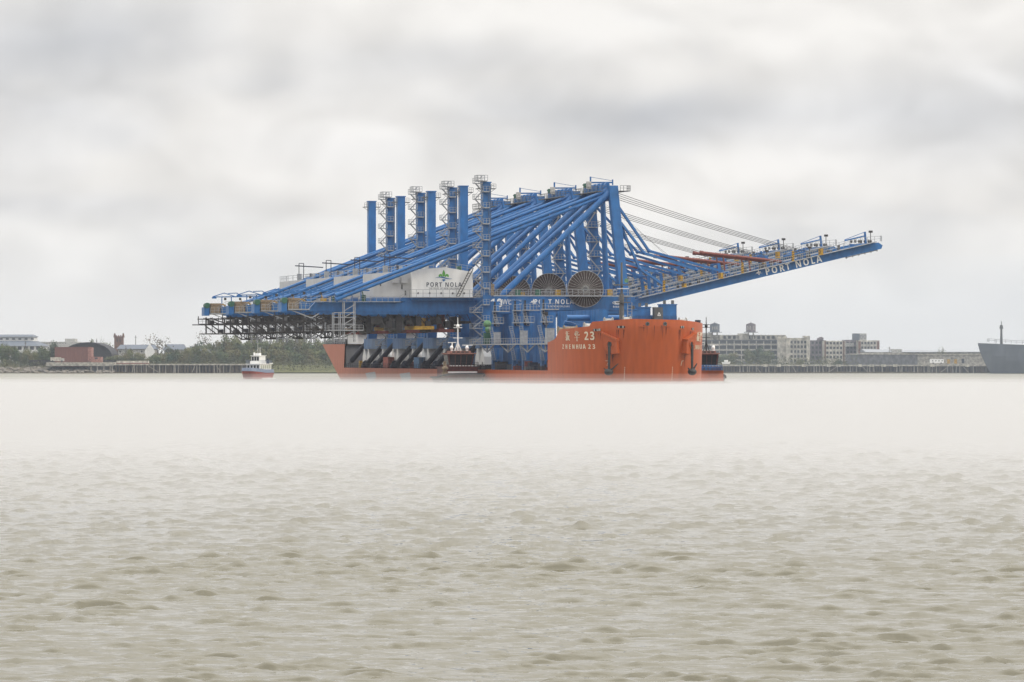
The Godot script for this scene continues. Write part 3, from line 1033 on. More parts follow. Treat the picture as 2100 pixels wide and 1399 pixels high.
	mb.rail([V(-42.5, 17.4, 6.4), V(-40.2, 19.0, 6.4), V(-18.2, 19.0, 6.4), V(-16.6, 20.0, 6.4)], 1.15, 1.4, 0.08)
	part(r, "rear_walkway", mb, M.grey)
	# portal walkway
	mb = MB.new()
	mb.box(1.7, 34.6, 20.16, 20.4, 13.55, 14.7)
	for i in 8:
		if i != 5: mb.box(2.2 + i * 4.3, 2.5 + i * 4.3, 20.17, 20.38, 11.0, 13.54)
	mb.rail([V(-0.4, 20.4, 14.7), V(34.6, 20.4, 14.7), V(34.6, 20.4, 11.4)], 1.35, 1.3, 0.08)
	part(r, "portal_walkway", mb, M.grey)
	# odd fittings standing on the rear girder and portal
	for g in [[-32.5, 0.7, 1.4, "green"], [-29.0, 1.5, 0.9, "blue"], [-26.5, 0.8, 1.5, "green"], [-20.3, 0.9, 1.8, "blue"], [-19.2, 0.7, 1.6, "green"], [-36.0, 1.2, 0.8, "yellow"]]:
		mb = MB.new()
		mb.box(g[0], g[0] + g[1], 19.0, 19.0 + g[2], 3.0, 4.2)
		mb.bar(V(g[0] + 0.3, 19.0 + g[2], 3.6), V(g[0] + 0.1, 19.8 + g[2], 3.6), 0.2)
		part(r, "sheave_stand", mb, M[g[3]])
	for g in [[1.6, 2.6, "tan"], [12.5, 1.4, "green"], [17.2, 1.3, "yellow"], [20.5, 1.0, "green"], [29.5, 1.5, "yellow"], [7.8, 1.2, "green"]]:
		mb = MB.new()
		mb.box(g[0], g[0] + 1.1, 20.42, 20.42 + g[1], 10.6, 11.6)
		part(r, "portal_box", mb, M[g[2]])
	# cable reel in front of the portal beam
	var c := V(23.7, 21.9, 12.95)
	mb = MB.new()
	mb.tube(c - V(0, 0, 0.35), c + V(0, 0, 0.35), 4.15, 4.15, 48)
	var reel := part(r, "cable_reel", mb, M.reel)
	mb = MB.new()
	for i in 48:
		var a0 := TAU * i / 48.0
		var a1 := TAU * (i + 1) / 48.0
		mb.bar(c + V(cos(a0) * 4.18, sin(a0) * 4.18, 0.42), c + V(cos(a1) * 4.18, sin(a1) * 4.18, 0.42), 0.1)
	part(reel, "reel_rim", mb, M.grey).position.y = 0
	for i in 34:
		mb = MB.new()
		var a := TAU * i / 34.0
		mb.bar(c + V(cos(a) * 0.4, sin(a) * 0.4, 0.48), c + V(cos(a) * 4.15, sin(a) * 4.15, 0.44), 0.045)
		part(reel, "spoke", mb, M.white_dull).position.y = 0
	mb = MB.new()
	mb.tube(c + V(0, 0, 0.3), c + V(0, 0, 0.44), 0.9, 0.9, 24)
	mb.tube(c + V(0, 0, 0.4), c + V(0, 0, 0.56), 0.6, 0.5, 14)
	part(reel, "reel_hub", mb, M.grey_dark).position.y = 0
	# A frame: waterside posts, pipe strut, top beam
	for z in [11.5, -11.5]:
		mb = MB.new()
		var d := -1.0 if z > 0 else 1.0
		var b0 := 2.1
		mb.hexa([V(32.2, 20.16, z - 1), V(34.3, 20.16, z - 1), V(34.3, 20.16, z + 1), V(32.2, 20.16, z + 1), V(29.8, 45.7, z - 1 + d), V(29.8 + b0, 45.7, z - 1 + d), V(29.8 + b0, 45.7, z + 1 + d), V(29.8, 45.7, z + 1 + d)])
		part(r, "frame_post", mb, M.blue)
	mb = MB.new()
	mb.tube(V(31.9, 20.0, 1.5), V(30.9, 42.8, 1.5), 0.72, 0.62, 14)
	part(r, "pipe_strut", mb, M.blue)
	mb = MB.new()
	mb.box(29.6, 32.0, 42.4, 44.3, -9.4, 9.4)
	part(r, "top_beam", mb, M.blue)
	# stairs on the far post
	for i in 6:
		var y := 23.0 + i * 3.4
		var xo := -0.094 * (y - 20.16)
		mb = MB.new()
		mb.box(31.0 + xo, 34.2 + xo, y, y + 0.18, -10.4, -9.2)
		mb.rail([V(31.0 + xo, y + 0.18, -9.2), V(34.2 + xo, y + 0.18, -9.2)], 1.2, 0.9, 0.08)
		mb.bar(V(31.2 + xo + (i % 2) * 2.6, y + 0.1, -9.3), V(33.4 + xo - (i % 2) * 2.6, y + 3.5, -9.3), 0.12, 0.25)
		part(r, "post_landing", mb, M.grey)
	# top platform and its machinery
	mb = MB.new()
	mb.box(27.6, 34.0, 44.31, 44.5, -13.0, 9.5)
	mb.rail([V(27.6, 44.5, 9.5), V(27.6, 44.5, -13), V(34.0, 44.5, -13)], 1.15, 1.6, 0.09)
	mb.rail([V(27.6, 44.5, 9.5), V(30, 44.5, 9.5)], 1.15, 1.0, 0.09)
	mb.box(32.2, 34.6, 44.35, 44.5, 9.6, 12.4)
	mb.rail([V(32.2, 44.5, 12.4), V(34.6, 44.5, 12.4), V(34.6, 44.5, 9.6)], 1.15, 0.9, 0.09)
	part(r, "top_platform", mb, M.grey_dark)
	for i in 5:
		mb = MB.new()
		mb.box(28.6, 31.4, 44.5, 45.7, 7.0 - i * 3.6, 8.6 - i * 3.6)
		mb.tube(V(30.2, 46.0, 7.1 - i * 3.6), V(30.2, 46.0, 8.5 - i * 3.6), 0.55, 0.55, 10)
		part(r, "sheave_block", mb, M.blue)
	for i in 3:
		mb = MB.new()
		mb.tube(V(29.8, 44.5, -8.6 - i * 1.3), V(29.8, 47.0 - 0.5 * (i % 2), -8.6 - i * 1.3), 0.32, 0.24, 8)
		mb.bar(V(29.4, 46.6 - 0.5 * (i % 2), -8.6 - i * 1.3), V(30.6, 47.1 - 0.5 * (i % 2), -8.6 - i * 1.3), 0.3)
		part(r, "winch_motor", mb, M.green)
	mb = MB.new()
	mb.box(28.0, 29.0, 45.4, 47.1, -2.6, -1.6)
	part(r, "control_cabinet", mb, M.white_dull)
	mb = MB.new()
	mb.bar(V(29.2, 44.5, -3.2), V(29.2, 48.3, -3.2), 0.32)
	mb.bar(V(29.2, 46.9, -3.2), V(34.1, 46.9, -1.2), 0.3, 0.34)
	mb.bar(V(29.2, 48.2, -3.2), V(34.0, 47.3, -1.2), 0.1)
	mb.bar(V(34.0, 46.3, -1.2), V(34.0, 47.6, -1.2), 0.26)
	mb.bar(V(31.8, 46.9, -2.1), V(31.8, 46.2, -2.1), 0.6, 0.3)
	part(r, "service_jib", mb, M.blue)
	# backstay pipes
	for g in [[9.0, 0.46], [9.0, -0.46], [-9.0, 0.0]]:
		mb = MB.new()
		var z: float = g[0]
		var a := V(-33.5, 19.8 + g[1], z * 0.9)
		var b := V(27.6, 43.2 + g[1], z)
		mb.tube(a, b, 0.40, 0.40, 12)
		mb.tube(b, b + (b - a).normalized() * 2.6, 0.40, 0.75, 12)
		mb.tube(a, a + (b - a) * 0.03, 0.62, 0.4, 12)
		for k in [0.36, 0.68]: mb.tube(a.lerp(b, k - 0.007), a.lerp(b, k + 0.007), 0.47, 0.47, 12)
		part(r, "backstay_pipe", mb, M.blue)
	for z in [9.0, -9.0]:
		mb = MB.new()
		var a := V(4.9, 20.3, z)
		var b := V(31.0, 44.6, z * 1.06)
		var u := (b - a).normalized()
		mb.tube(a, a.lerp(b, 0.03), 0.5, 0.74, 14)
		mb.tube(a.lerp(b, 0.03), a.lerp(b, 0.42), 0.74, 0.74, 14)
		mb.tube(a.lerp(b, 0.42), a.lerp(b, 0.46), 0.74, 0.6, 14)
		mb.tube(a.lerp(b, 0.46), a.lerp(b, 0.54), 0.6, 0.6, 14)
		mb.tube(a.lerp(b, 0.54), a.lerp(b, 0.58), 0.6, 0.74, 14)
		mb.tube(a.lerp(b, 0.58), a.lerp(b, 0.88), 0.74, 0.74, 14)
		mb.tube(a.lerp(b, 0.88), b, 0.74, 1.0, 14)
		part(r, "diagonal_pipe", mb, M.blue)
	# middle diagonal
	mb = MB.new()
	mb.tube(V(3.4, 20.3, 0), V(30.0, 43.6, 0), 0.6, 0.6, 12)
	part(r, "diagonal_pipe", mb, M.blue)
	# boom
	var lift := 0.0
	for z in [4.5, -4.5]:
		mb = MB.new()
		mb.prism(PackedVector2Array([Vector2(36.9, 17.5), Vector2(91.2, 30.25), Vector2(97.6, 31.7), Vector2(97.9, 32.5), Vector2(96.9, 33.15), Vector2(93.5, 32.95), Vector2(90.0, 32.2), Vector2(86.1, 31.0), Vector2(68.2, 26.75), Vector2(39.6, 20.0), Vector2(36.9, 19.4)]), z - 0.45, z + 0.45)
		part(r, "boom_web", mb, M.blue)
		mb = MB.new()
		mb.box(35.6, 37.6, 17.0, 20.2, z - 0.75, z + 0.75)
		mb.tube(V(36.9, 18.4, z - 1.0), V(36.9, 18.4, z + 1.0), 0.7, 0.7, 14)
		part(r, "boom_hinge", mb, M.blue)
	for i in 13:
		var x := 40.0 + i * 4.6
		mb = MB.new()
		mb.bar(V(x, boom_y(x, 1.5), -4.05), V(x, boom_y(x, 1.5), 4.05), 0.5, 0.7)
		part(r, "boom_tie", mb, M.blue)
	mb = MB.new()
	mb.bar(V(38.5, 20.0, 5.6), V(96.0, 33.3, 5.6), 1.4, 0.16)
	mb.rail([V(38.5, 20.1, 6.25), V(86.5, 31.2, 6.25), V(92.0, 33.0, 6.25), V(97.2, 33.4, 6.25), V(97.6, 33.5, 4.0)], 1.25, 1.5, 0.08)
	mb.rail([V(38.5, 20.1, 4.95), V(86.5, 31.2, 4.95)], 1.25, 1.5, 0.07)
	part(r, "boom_walkway", mb, M.grey)
	mb = MB.new()
	mb.rail([V(38.5, 20.1, -6.25), V(86.5, 31.2, -6.25), V(96.5, 33.4, -6.25)], 1.25, 1.5, 0.08)
	mb.bar(V(38.5, 20.0, -5.6), V(96.0, 33.3, -5.6), 1.4, 0.16)
	part(r, "boom_walkway", mb, M.grey)
	mb = MB.new()
	for i in 6: mb.bar(V(90 + i * 1.5, boom_y(90 + i * 1.5, 0.0), 2.0), V(90 + i * 1.5, boom_y(90 + i * 1.5, -0.7), 2.0), 0.14)
	mb.bar(V(89.6, boom_y(89.6, -0.35), 2.0), V(97.6, boom_y(97.6, -0.35), 2.0), 0.16)
	part(r, "rope_guard", mb, M.steel_dark)
	# striped hazard panels
	for g in [[44.0, 2.6, 6.32], [48.5, 0.9, 6.32], [57.4, 1.3, 6.32], [62.9, 2.5, 6.32], [75.2, 2.4, 6.32], [81.7, 1.5, 6.32], [47.0, 1.2, -6.2], [71.7, 1.4, -6.2]]:
		mb = MB.new()
		var x: float = g[0]
		var y := 20.1 + (x - 38.5) * 0.2315 + 0.05
		var tall: float = g[1]
		mb.box(x, x + (1.2 if tall < 2.1 else 0.6), y, y + tall, g[2], g[2] + 0.06)
		var pn := part(r, "hazard_panel", mb, M.yellow)
		mb = MB.new()
		for i in 4:
			var yy := y + (i + 0.35) * tall / 4.4
			mb.prism(PackedVector2Array([Vector2(x, yy), Vector2(x + 0.6, yy + 0.3), Vector2(x + 0.6, yy + 0.45), Vector2(x, yy + 0.15)]), g[2] + 0.06, g[2] + 0.08)
		part(pn, "hazard_stripes", mb, M.black).position.y = 0
	# red brown pipes lying on the boom, with props
	for z in [3.2, -2.6]:
		mb = MB.new()
		mb.tube(V(54.2, 30.6, z), V(73.6, 28.6, z), 0.36, 0.36, 12)
		mb.tube(V(53.8, 30.65, z), V(54.6, 30.55, z), 0.46, 0.46, 12)
		var pp := part(r, "stay_pipe", mb, M.oxide)
		mb = MB.new()
		for x in [59.5, 65.6]: mb.bar(V(x, 30.6 - (x - 54.2) * 0.103, z), V(x + 0.5, boom_y(x, 1.8), z), 0.3)
		part(pp, "prop", mb, M.oxide).position.y = 0
	for g in [[42.0, 4.4], [45.0, 4.4], [59.0, 3.4], [70.5, 2.6]]:
		mb = MB.new()
		mb.bar(V(g[0], boom_y(g[0], 1.9), 3.0), V(g[0] - 0.6, boom_y(g[0], 1.9 + g[1]), 3.0), 0.7, 0.5)
		mb.bar(V(g[0], boom_y(g[0], 1.9), -3.0), V(g[0] - 0.6, boom_y(g[0], 1.9 + g[1]), -3.0), 0.7, 0.5)
		mb.bar(V(g[0] - 0.6, boom_y(g[0], 1.8 + g[1]), -3.0), V(g[0] - 0.6, boom_y(g[0], 1.8 + g[1]), 3.0), 0.4)
		part(r, "stay_support", mb, M.blue)
	# boom top gear
	var rng := RandomNumberGenerator.new()
	rng.seed = 8
	for i in 34:
		var x := 41.0 + i * 1.55
		var y := boom_y(x, 2.0)
		mb = MB.new()
		var z := rng.randf_range(-3.4, 3.0)
		mb.box(x, x + rng.randf_range(0.3, 1.2), y - 0.4, y + rng.randf_range(0.1, 1.0), z, z + rng.randf_range(0.4, 1.4))
		part(r, "boom_fitting", mb, [M.blue, M.grey_dark, M.steel_dark, M.blue_pale][rng.randi() % 4])
	for g in [[94.6, 2.6], [79.6, 2.3]]:
		var x: float = g[0]
		var y := boom_y(x, 2.0)
		mb = MB.new()
		mb.bar(V(x, y - 0.3, 2.5), V(x - 0.3, y + g[1], 2.5), 0.42)
		mb.bar(V(x - 0.1, y + g[1] - 0.9, 2.5), V(x - 5.4, y + g[1] - 2.1, 2.9), 0.28)
		mb.bar(V(x - 0.2, y + g[1], 2.5), V(x - 5.4, y + g[1] - 1.9, 2.9), 0.12)
		part(r, "service_jib", mb, M.blue)
		mb = MB.new()
		mb.bar(V(x + 1.1, y - 0.2, 2.6), V(x + 1.1, y + g[1] - 0.1, 2.6), 0.14)
		mb.box(x + 0.7, x + 1.5, y + g[1] - 0.2, y + g[1] + 0.3, 2.3, 3.0)
		part(r, "floodlight", mb, M.steel_dark)
		mb = MB.new()
		for i in 7: mb.ball(V(x - 2.5 + i * 0.8, y + 0.45, -1.0 + 0.5 * (i % 3)), V(0.35, 0.4, 0.4), 8, 5)
		part(r, "rope_sheave", mb, M.grey_dark)
	# folded forestays
	for z in [4.2, -4.2]:
		mb = MB.new()
		var p0 := V(32.4, 41.2, z * 2.2)
		for q in [[p0, V(41.0, 30.9, z * 1.2)], [V(41.0, 30.9, z * 1.2), V(60.4, 25.9, z * 0.9)], [V(33.2, 37.2, z * 2.2), V(39.6, 30.4, z * 1.4)], [V(39.6, 30.4, z * 1.4), V(52.5, 26.6, z * 1.1)], [V(33.4, 36.6, z * 2.0), V(38.4, 26.8, z * 1.5)], [V(38.4, 26.8, z * 1.5), V(45.5, 22.6, z)]]:
			mb.bar(q[0], q[1], 0.42, 0.55)
			mb.ball(q[1], V(0.5, 0.5, 0.5), 8, 5)
		part(r, "forestay", mb, M.blue)
	for i in 4:
		mb = MB.new()
		var z := 6.0 - i * 4.0
		var a := V(32.6, 44.4, z)
		var b := V(80.2, boom_y(80.2, 3.1), z * 0.7)
		for j in 8:
			var t0 := j / 8.0
			var t1 := (j + 1) / 8.0
			mb.bar(a.lerp(b, t0) - V(0, 1.2 * (t0 - t0 * t0) * 4.0 * 0.4, 0), a.lerp(b, t1) - V(0, 1.2 * (t1 - t1 * t1) * 4.0 * 0.4, 0), 0.11)
		part(r, "hoist_rope", mb, M.rope)
	for i in 2:
		mb = MB.new()
		mb.bar(V(32.6, 41.8, 2.0 - i * 4.0), V(51.0 + i * 2.0, 25.5 + i * 0.4, 2.0 - i * 4.0), 0.045)
		part(r, "hoist_rope", mb, M.rope)
	# rear end platform
	mb = MB.new()
	mb.box(-44.2, -39.2, 17.0, 17.25, -6.5, 7.0)
	mb.rail([V(-44.2, 17.25, 7.0), V(-39.2, 17.25, 7.0)], 1.3, 1.0, 0.08)
	mb.bar(V(-43.6, 17.0, 6.6), V(-38.8, 15.2, 6.6), 0.2)
	mb.bar(V(-38.8, 15.2, 6.6), V(-37.0, 16.2, 6.6), 0.2)
	part(r, "rear_platform", mb, M.grey)
	for z in [3.6, -4.4]:
		mb = MB.new()
		mb.box(-44.0, -41.4, 17.25, 19.7, z, z + 2.6)
		mb.box(-44.1, -41.3, 19.2, 19.4, z - 0.1, z + 2.7)
		part(r, "winch_cover", mb, M.tan)
	mb = MB.new()
	for i in 10:
		var a0 := PI * i / 10.0
		var a1 := PI * (i + 1) / 10.0
		mb.bar(V(-41.0 + cos(a0) * 0.85, 18.6 + sin(a0) * 0.85, 5.6), V(-41.0 + cos(a1) * 0.85, 18.6 + sin(a1) * 0.85, 5.6), 0.7, 0.32)
	part(r, "brake_guard", mb, M.yellow)
	mb = MB.new()
	mb.box(-41.6, -39.9, 17.3, 18.9, 4.0, 6.2)
	part(r, "winch_base", mb, M.blue)
	mb = MB.new()
	mb.box(-45.7, -44.4, 16.6, 18.7, 2.5, 6.6)
	part(r, "winch_base", mb, M.blue)
	mb = MB.new()
	mb.tube(V(-45.0, 19.1, 4.6), V(-45.0, 19.1, 6.8), 0.68, 0.68, 12)
	mb.ball(V(-44.9, 19.5, 6.3), V(0.75, 0.35, 0.5), 8, 5)
	part(r, "winch_motor", mb, M.green)
	# service gantry above the rear end
	mb = MB.new()
	mb.bar(V(-43.4, 21.3, 5.0), V(-25.0, 21.5, 5.0), 0.26)
	for x in [-41.0, -38.6, -33.0, -27.0]: mb.bar(V(x, 18.8, 5.0), V(x, 21.3, 5.0), 0.22)
	for q in [[-43.2, 21.4, -40.4, 22.3], [-40.4, 22.3, -37.6, 21.4], [-39.4, 22.2, -37.2, 22.3], [-37.2, 22.3, -35.8, 21.4]]: mb.bar(V(q[0], q[1], 5.0), V(q[2], q[3], 5.0), 0.2)
	mb.box(-43.5, -42.4, 20.9, 21.2, 4.7, 5.3)
	part(r, "service_gantry", mb, M.blue)
	mb = MB.new()
	for x in [-40.4, -36.6]: mb.box(x, x + 0.5, 20.5, 21.1, 4.7, 5.3)
	part(r, "floodlight", mb, M.black)
	# dark trolley frame hanging under the rear girder
	for g in [[-46.8, -27.0, 14.25, 14.5], [-45.0, -28.0, 11.95, 12.2], [-45.5, -27.0, 15.7, 15.95]]:
		for z in [5.0, -5.0]:
			mb = MB.new()
			mb.box(g[0], g[1], g[2], g[3], z - 0.2, z + 0.2)
			part(r, "frame_rail", mb, M.steel_dark)
	for i in 12:
		var x := -45.0 + i * 1.55
		mb = MB.new()
		for z in [5.0]:
			mb.bar(V(x, 11.95 if x > -45.2 else 14.2, z), V(x, 16.2, z), 0.16 if i % 3 else 0.34)
		mb.bar(V(x, 12.1, -5.0), V(x, 12.1, 5.0), 0.16)
		mb.bar(V(x, 14.35, -5.0), V(x, 14.35, 5.0), 0.16)
		part(r, "frame_post", mb, M.steel_dark)
	for q in [[-43.6, 14.2, -40.8, 12.2], [-38.5, 14.2, -36.0, 12.2], [-33.0, 14.2, -30.4, 12.2], [-44.0, 16.0, -39.5, 14.5], [-37.5, 16.2, -34.0, 14.5]]:
		for z in [5.0, -5.0]:
			mb = MB.new()
			mb.bar(V(q[0], q[1], z), V(q[2], q[3], z), 0.26)
			part(r, "frame_brace", mb, M.steel_dark)
	mb = MB.new()
	mb.box(-46.8, -27.0, 14.5, 14.6, 3.6, 5.0)
	mb.rail([V(-47.0, 14.6, 5.3), V(-27.0, 14.6, 5.3)], 1.2, 1.0, 0.07)
	mb.bar(V(-47.0, 14.6, 5.3), V(-47.0, 16.5, 5.3), 0.2)
	mb.rail([V(-45.0, 12.2, 5.3), V(-28.0, 12.2, 5.3)], 1.1, 1.0, 0.06)
	part(r, "frame_deck", mb, M.steel_dark)
	for i in 7:
		mb = MB.new()
		var x := -43.5 + i * 2.3 + rng.randf_range(-0.4, 0.4)
		var y: float = [14.6, 12.3][i % 2]
		mb.box(x, x + rng.randf_range(0.6, 1.4), y, y + rng.randf_range(0.6, 1.3), -2.0, 2.0)
		part(r, "frame_machine", mb, [M.steel_dark, M.navy, M.grey_dark][i % 3])
	for z in [4.0, -4.0]:
		mb = MB.new()
		mb.bar(V(-36.2, 11.9, z), V(-34.4, 10.75, z), 0.2)
		mb.bar(V(-34.6, 10.75, z), V(-30.6, 10.75, z), 0.34)
		mb.bar(V(-30.8, 10.75, z), V(-28.8, 11.9, z), 0.2)
		for i in 5:
			mb.bar(V(-34.5 + i * 0.95, 10.75, z), V(-34.5 + i * 0.95, 12.0, z), 0.22)
			mb.bar(V(-34.5 + i * 0.95, 10.75, z), V(-33.6 + i * 0.95, 12.0, z), 0.1)
		part(r, "spreader_basket", mb, M.steel_dark)
	# pale access tower hanging by the rear girder
	mb = MB.new()
	for x in [-33.8, -32.3, -31.4, -28.9]:
		for z in [5.9, 7.6]: mb.bar(V(x, 9.8, z), V(x, 16.4 if x < -32 else 18.9, z), 0.2)
	for y in [10.8, 12.3, 13.8, 15.3, 16.4]: mb.bar(V(-33.8, y, 7.6), V(-28.9, y, 7.6), 0.16)
	for i in 4: mb.bar(V(-31.4, 12.3 + i * 1.5, 7.6), V(-28.9, 13.8 + i * 1.5, 7.6), 0.14)
	mb.bar(V(-31.4, 11.0, 7.6), V(-28.9, 12.2, 7.6), 0.14)
	mb.box(-35.2, -27.0, 12.3, 12.5, 5.4, 7.9)
	mb.rail([V(-35.2, 12.5, 7.9), V(-27.0, 12.5, 7.9)], 1.1, 1.0, 0.08)
	part(r, "access_tower", mb, M.grey)
	# machinery hung between the legs
	mb = MB.new()
	mb.box(-20.0, -16.5, 12.4, 15.2, -2.5, 2.5)
	mb.box(-19.8, -16.7, 15.2, 16.4, -1.0, 1.0)
	var cab := part(r, "operator_cab", mb, M.grey_dark)
	mb = MB.new()
	mb.box(-19.6, -16.9, 13.0, 14.6, 2.5, 2.56)
	part(cab, "cab_window", mb, M.glass).position.y = 0
	mb = MB.new()
	mb.box(-14.6, -10.0, 12.6, 13.4, -5.5, 5.5)
	mb.box(-13.6, -11.2, 13.4, 15.3, -2.2, 2.2)
	part(r, "spreader", mb, M.yellow)
	mb = MB.new()
	mb.box(-9.0, -5.4, 12.0, 12.7, -6.0, 6.0)
	mb.box(-8.0, -6.5, 12.7, 16.2, -1.0, 1.0)
	part(r, "spreader", mb, M.oxide)
	for i in 10:
		mb = MB.new()
		var x := -23.0 + i * 2.3
		mb.bar(V(x, 16.2, 5.2), V(x + 1.6, 13.0 + (i % 3), 5.2), 0.14)
		mb.bar(V(x, 16.2, -5.2), V(x - 1.2, 12.6 + (i % 2), -5.2), 0.16)
		mb.box(x, x + 1.3, 14.0 - (i % 3), 15.6 - (i % 2), -3.0, 3.4)
		part(r, "trolley_frame", mb, M.steel_dark)
	# stair tower on the near leg, up and down
	stairs(r, -0.45, -0.35, 12.6, 20.3, 46.2, 1.83, 1.9, 1.5)
	stairs(r, -0.45, -0.35, 12.6, 9.2, 19.5, 1.83, 2.6, 1.5)
	mb = MB.new()
	mb.box(-1.7, 0.7, 46.3, 46.5, 10.6, 13.4)
	mb.rail([V(0.7, 46.5, 13.4), V(-1.7, 46.5, 13.4), V(-1.7, 46.5, 10.6), V(0.7, 46.5, 10.6)], 1.2, 0.8, 0.09)
	mb.bar(V(-1.1, 46.9, 13.0), V(-0.4, 47.6, 13.0), 0.2)
	part(r, "head_platform", mb, M.grey)
	mb = MB.new()
	for x in [1.15, 1.6]: mb.bar(V(x, 20.4, 12.75), V(x, 45.5, 12.75), 0.08)
	for i in 40: mb.bar(V(1.15, 20.8 + i * 0.62, 12.75), V(1.6, 20.8 + i * 0.62, 12.75), 0.05)
	part(r, "leg_ladder", mb, M.grey_dark)
	mb = MB.new()
	mb.bar(V(1.2, 45.9, 11.0), V(-1.0, 44.6, 28.0), 0.05)
	part(r, "lashing_line", mb, M.rope)
	return r

func cranes() -> void:
	var offs := [0.0, -34.5, -69.5, -105.0]
	var says := ["gantry crane at the bow end, green emblem on its white house, boom lettered in white",
		"second blue gantry crane from the bow, its brown reel between two others",
		"third blue gantry crane from the bow, its cable reel half hidden behind diagonal pipes",
		"blue gantry crane at the stern end, its plain column standing free at the row's end"]
	var c0 := crane_proto()
	for i in range(1, 4):
		dup(c0, on_ship(0, 3.5, -11.5 + offs[i]), YAW, says[i])
	c0.position = on_ship(0, 3.5, -11.5)
	c0.set_meta("label", says[0])
	# lettering on the one whose sides show
	var z := 12.33
	lettering(c0, "crane_number", "10", 1.9, Transform3D(Basis(), V(3.0, 18.6, z)), M.letter_white, 1.0, 2, true)
	lettering(c0, "load_text", "SWL", 1.15, Transform3D(Basis(), V(5.0, 18.9, z)), M.letter_white, 0.9, 2)
	lettering(c0, "load_text", "UNDER CARGO BEAM", 0.36, Transform3D(Basis(), V(8.2, 19.2, z)), M.letter_white, 0.9, 2)
	lettering(c0, "load_text", "UNDER SPREADER", 0.36, Transform3D(Basis(), V(7.9, 18.4, z)), M.letter_white, 0.9, 2)
	fleur(c0, Transform3D(Basis(), V(11.7, 18.7, z)), 0.9, M.letter_white, M.letter_white)
	lettering(c0, "port_name", "PORT NOLA", 1.05, Transform3D(Basis(), V(16.5, 18.95, z)), M.letter_white, 0.98, 8, true)
	lettering(c0, "port_text", "THE PORT OF NEW ORLEANS", 0.38, Transform3D(Basis(), V(16.5, 17.9, z)), M.letter_white, 1.0, 4)
	var ell := MB.new()
	for i in 20:
		var a0 := TAU * i / 20.0
		var a1 := TAU * (i + 1) / 20.0
		ell.bar(V(31.5 + cos(a0) * 1.1, 18.75 + sin(a0) * 0.34, z), V(31.5 + cos(a1) * 1.1, 18.75 + sin(a1) * 0.34, z), 0.1)
	ell.box(30.7, 32.3, 18.68, 18.82, z - 0.03, z + 0.03)
	for i in 4: ell.box(30.95 + i * 0.32, 31.15 + i * 0.32, 18.5, 19.0, z - 0.03, z + 0.03)
	part(c0, "maker_mark", ell, M.letter_white)
	var cjk := MB.new()
	for i in 6:
		var x := 30.5 + i * 0.36
		cjk.box(x, x + 0.28, 17.7, 17.76, z - 0.02, z + 0.03)
		cjk.box(x, x + 0.28, 17.9, 17.95, z - 0.02, z + 0.03)
		cjk.box(x + 0.1, x + 0.16, 17.65, 18.1, z - 0.02, z + 0.031)
	part(c0, "maker_text", cjk, M.letter_white)
	var hz := 6.53
	fleur(c0, Transform3D(Basis(), V(-8.0, 24.35, hz)), 1.95, M.emblem_green, M.emblem_blue)
	lettering(c0, "port_name", "PORT NOLA", 1.0, Transform3D(Basis(), V(-7.95, 22.85, hz)), M.letter_grey, 0.92, 8, true)
	lettering(c0, "port_text", "THE PORT OF NEW ORLEANS", 0.36, Transform3D(Basis(), V(-7.95, 22.0, hz)), M.letter_grey, 1.0, 4)
	var tilt := Basis(Vector3.BACK, atan(0.2352))
	fleur(c0, Transform3D(tilt, V(67.6, boom_y(67.6, 1.0), 4.98)), 0.85, M.letter_white, M.letter_white)
	lettering(c0, "port_name", "PORT NOLA", 1.5, Transform3D(tilt, V(76.0, boom_y(76.0, 0.97), 4.98)), M.letter_white, 1.0, 10, true)

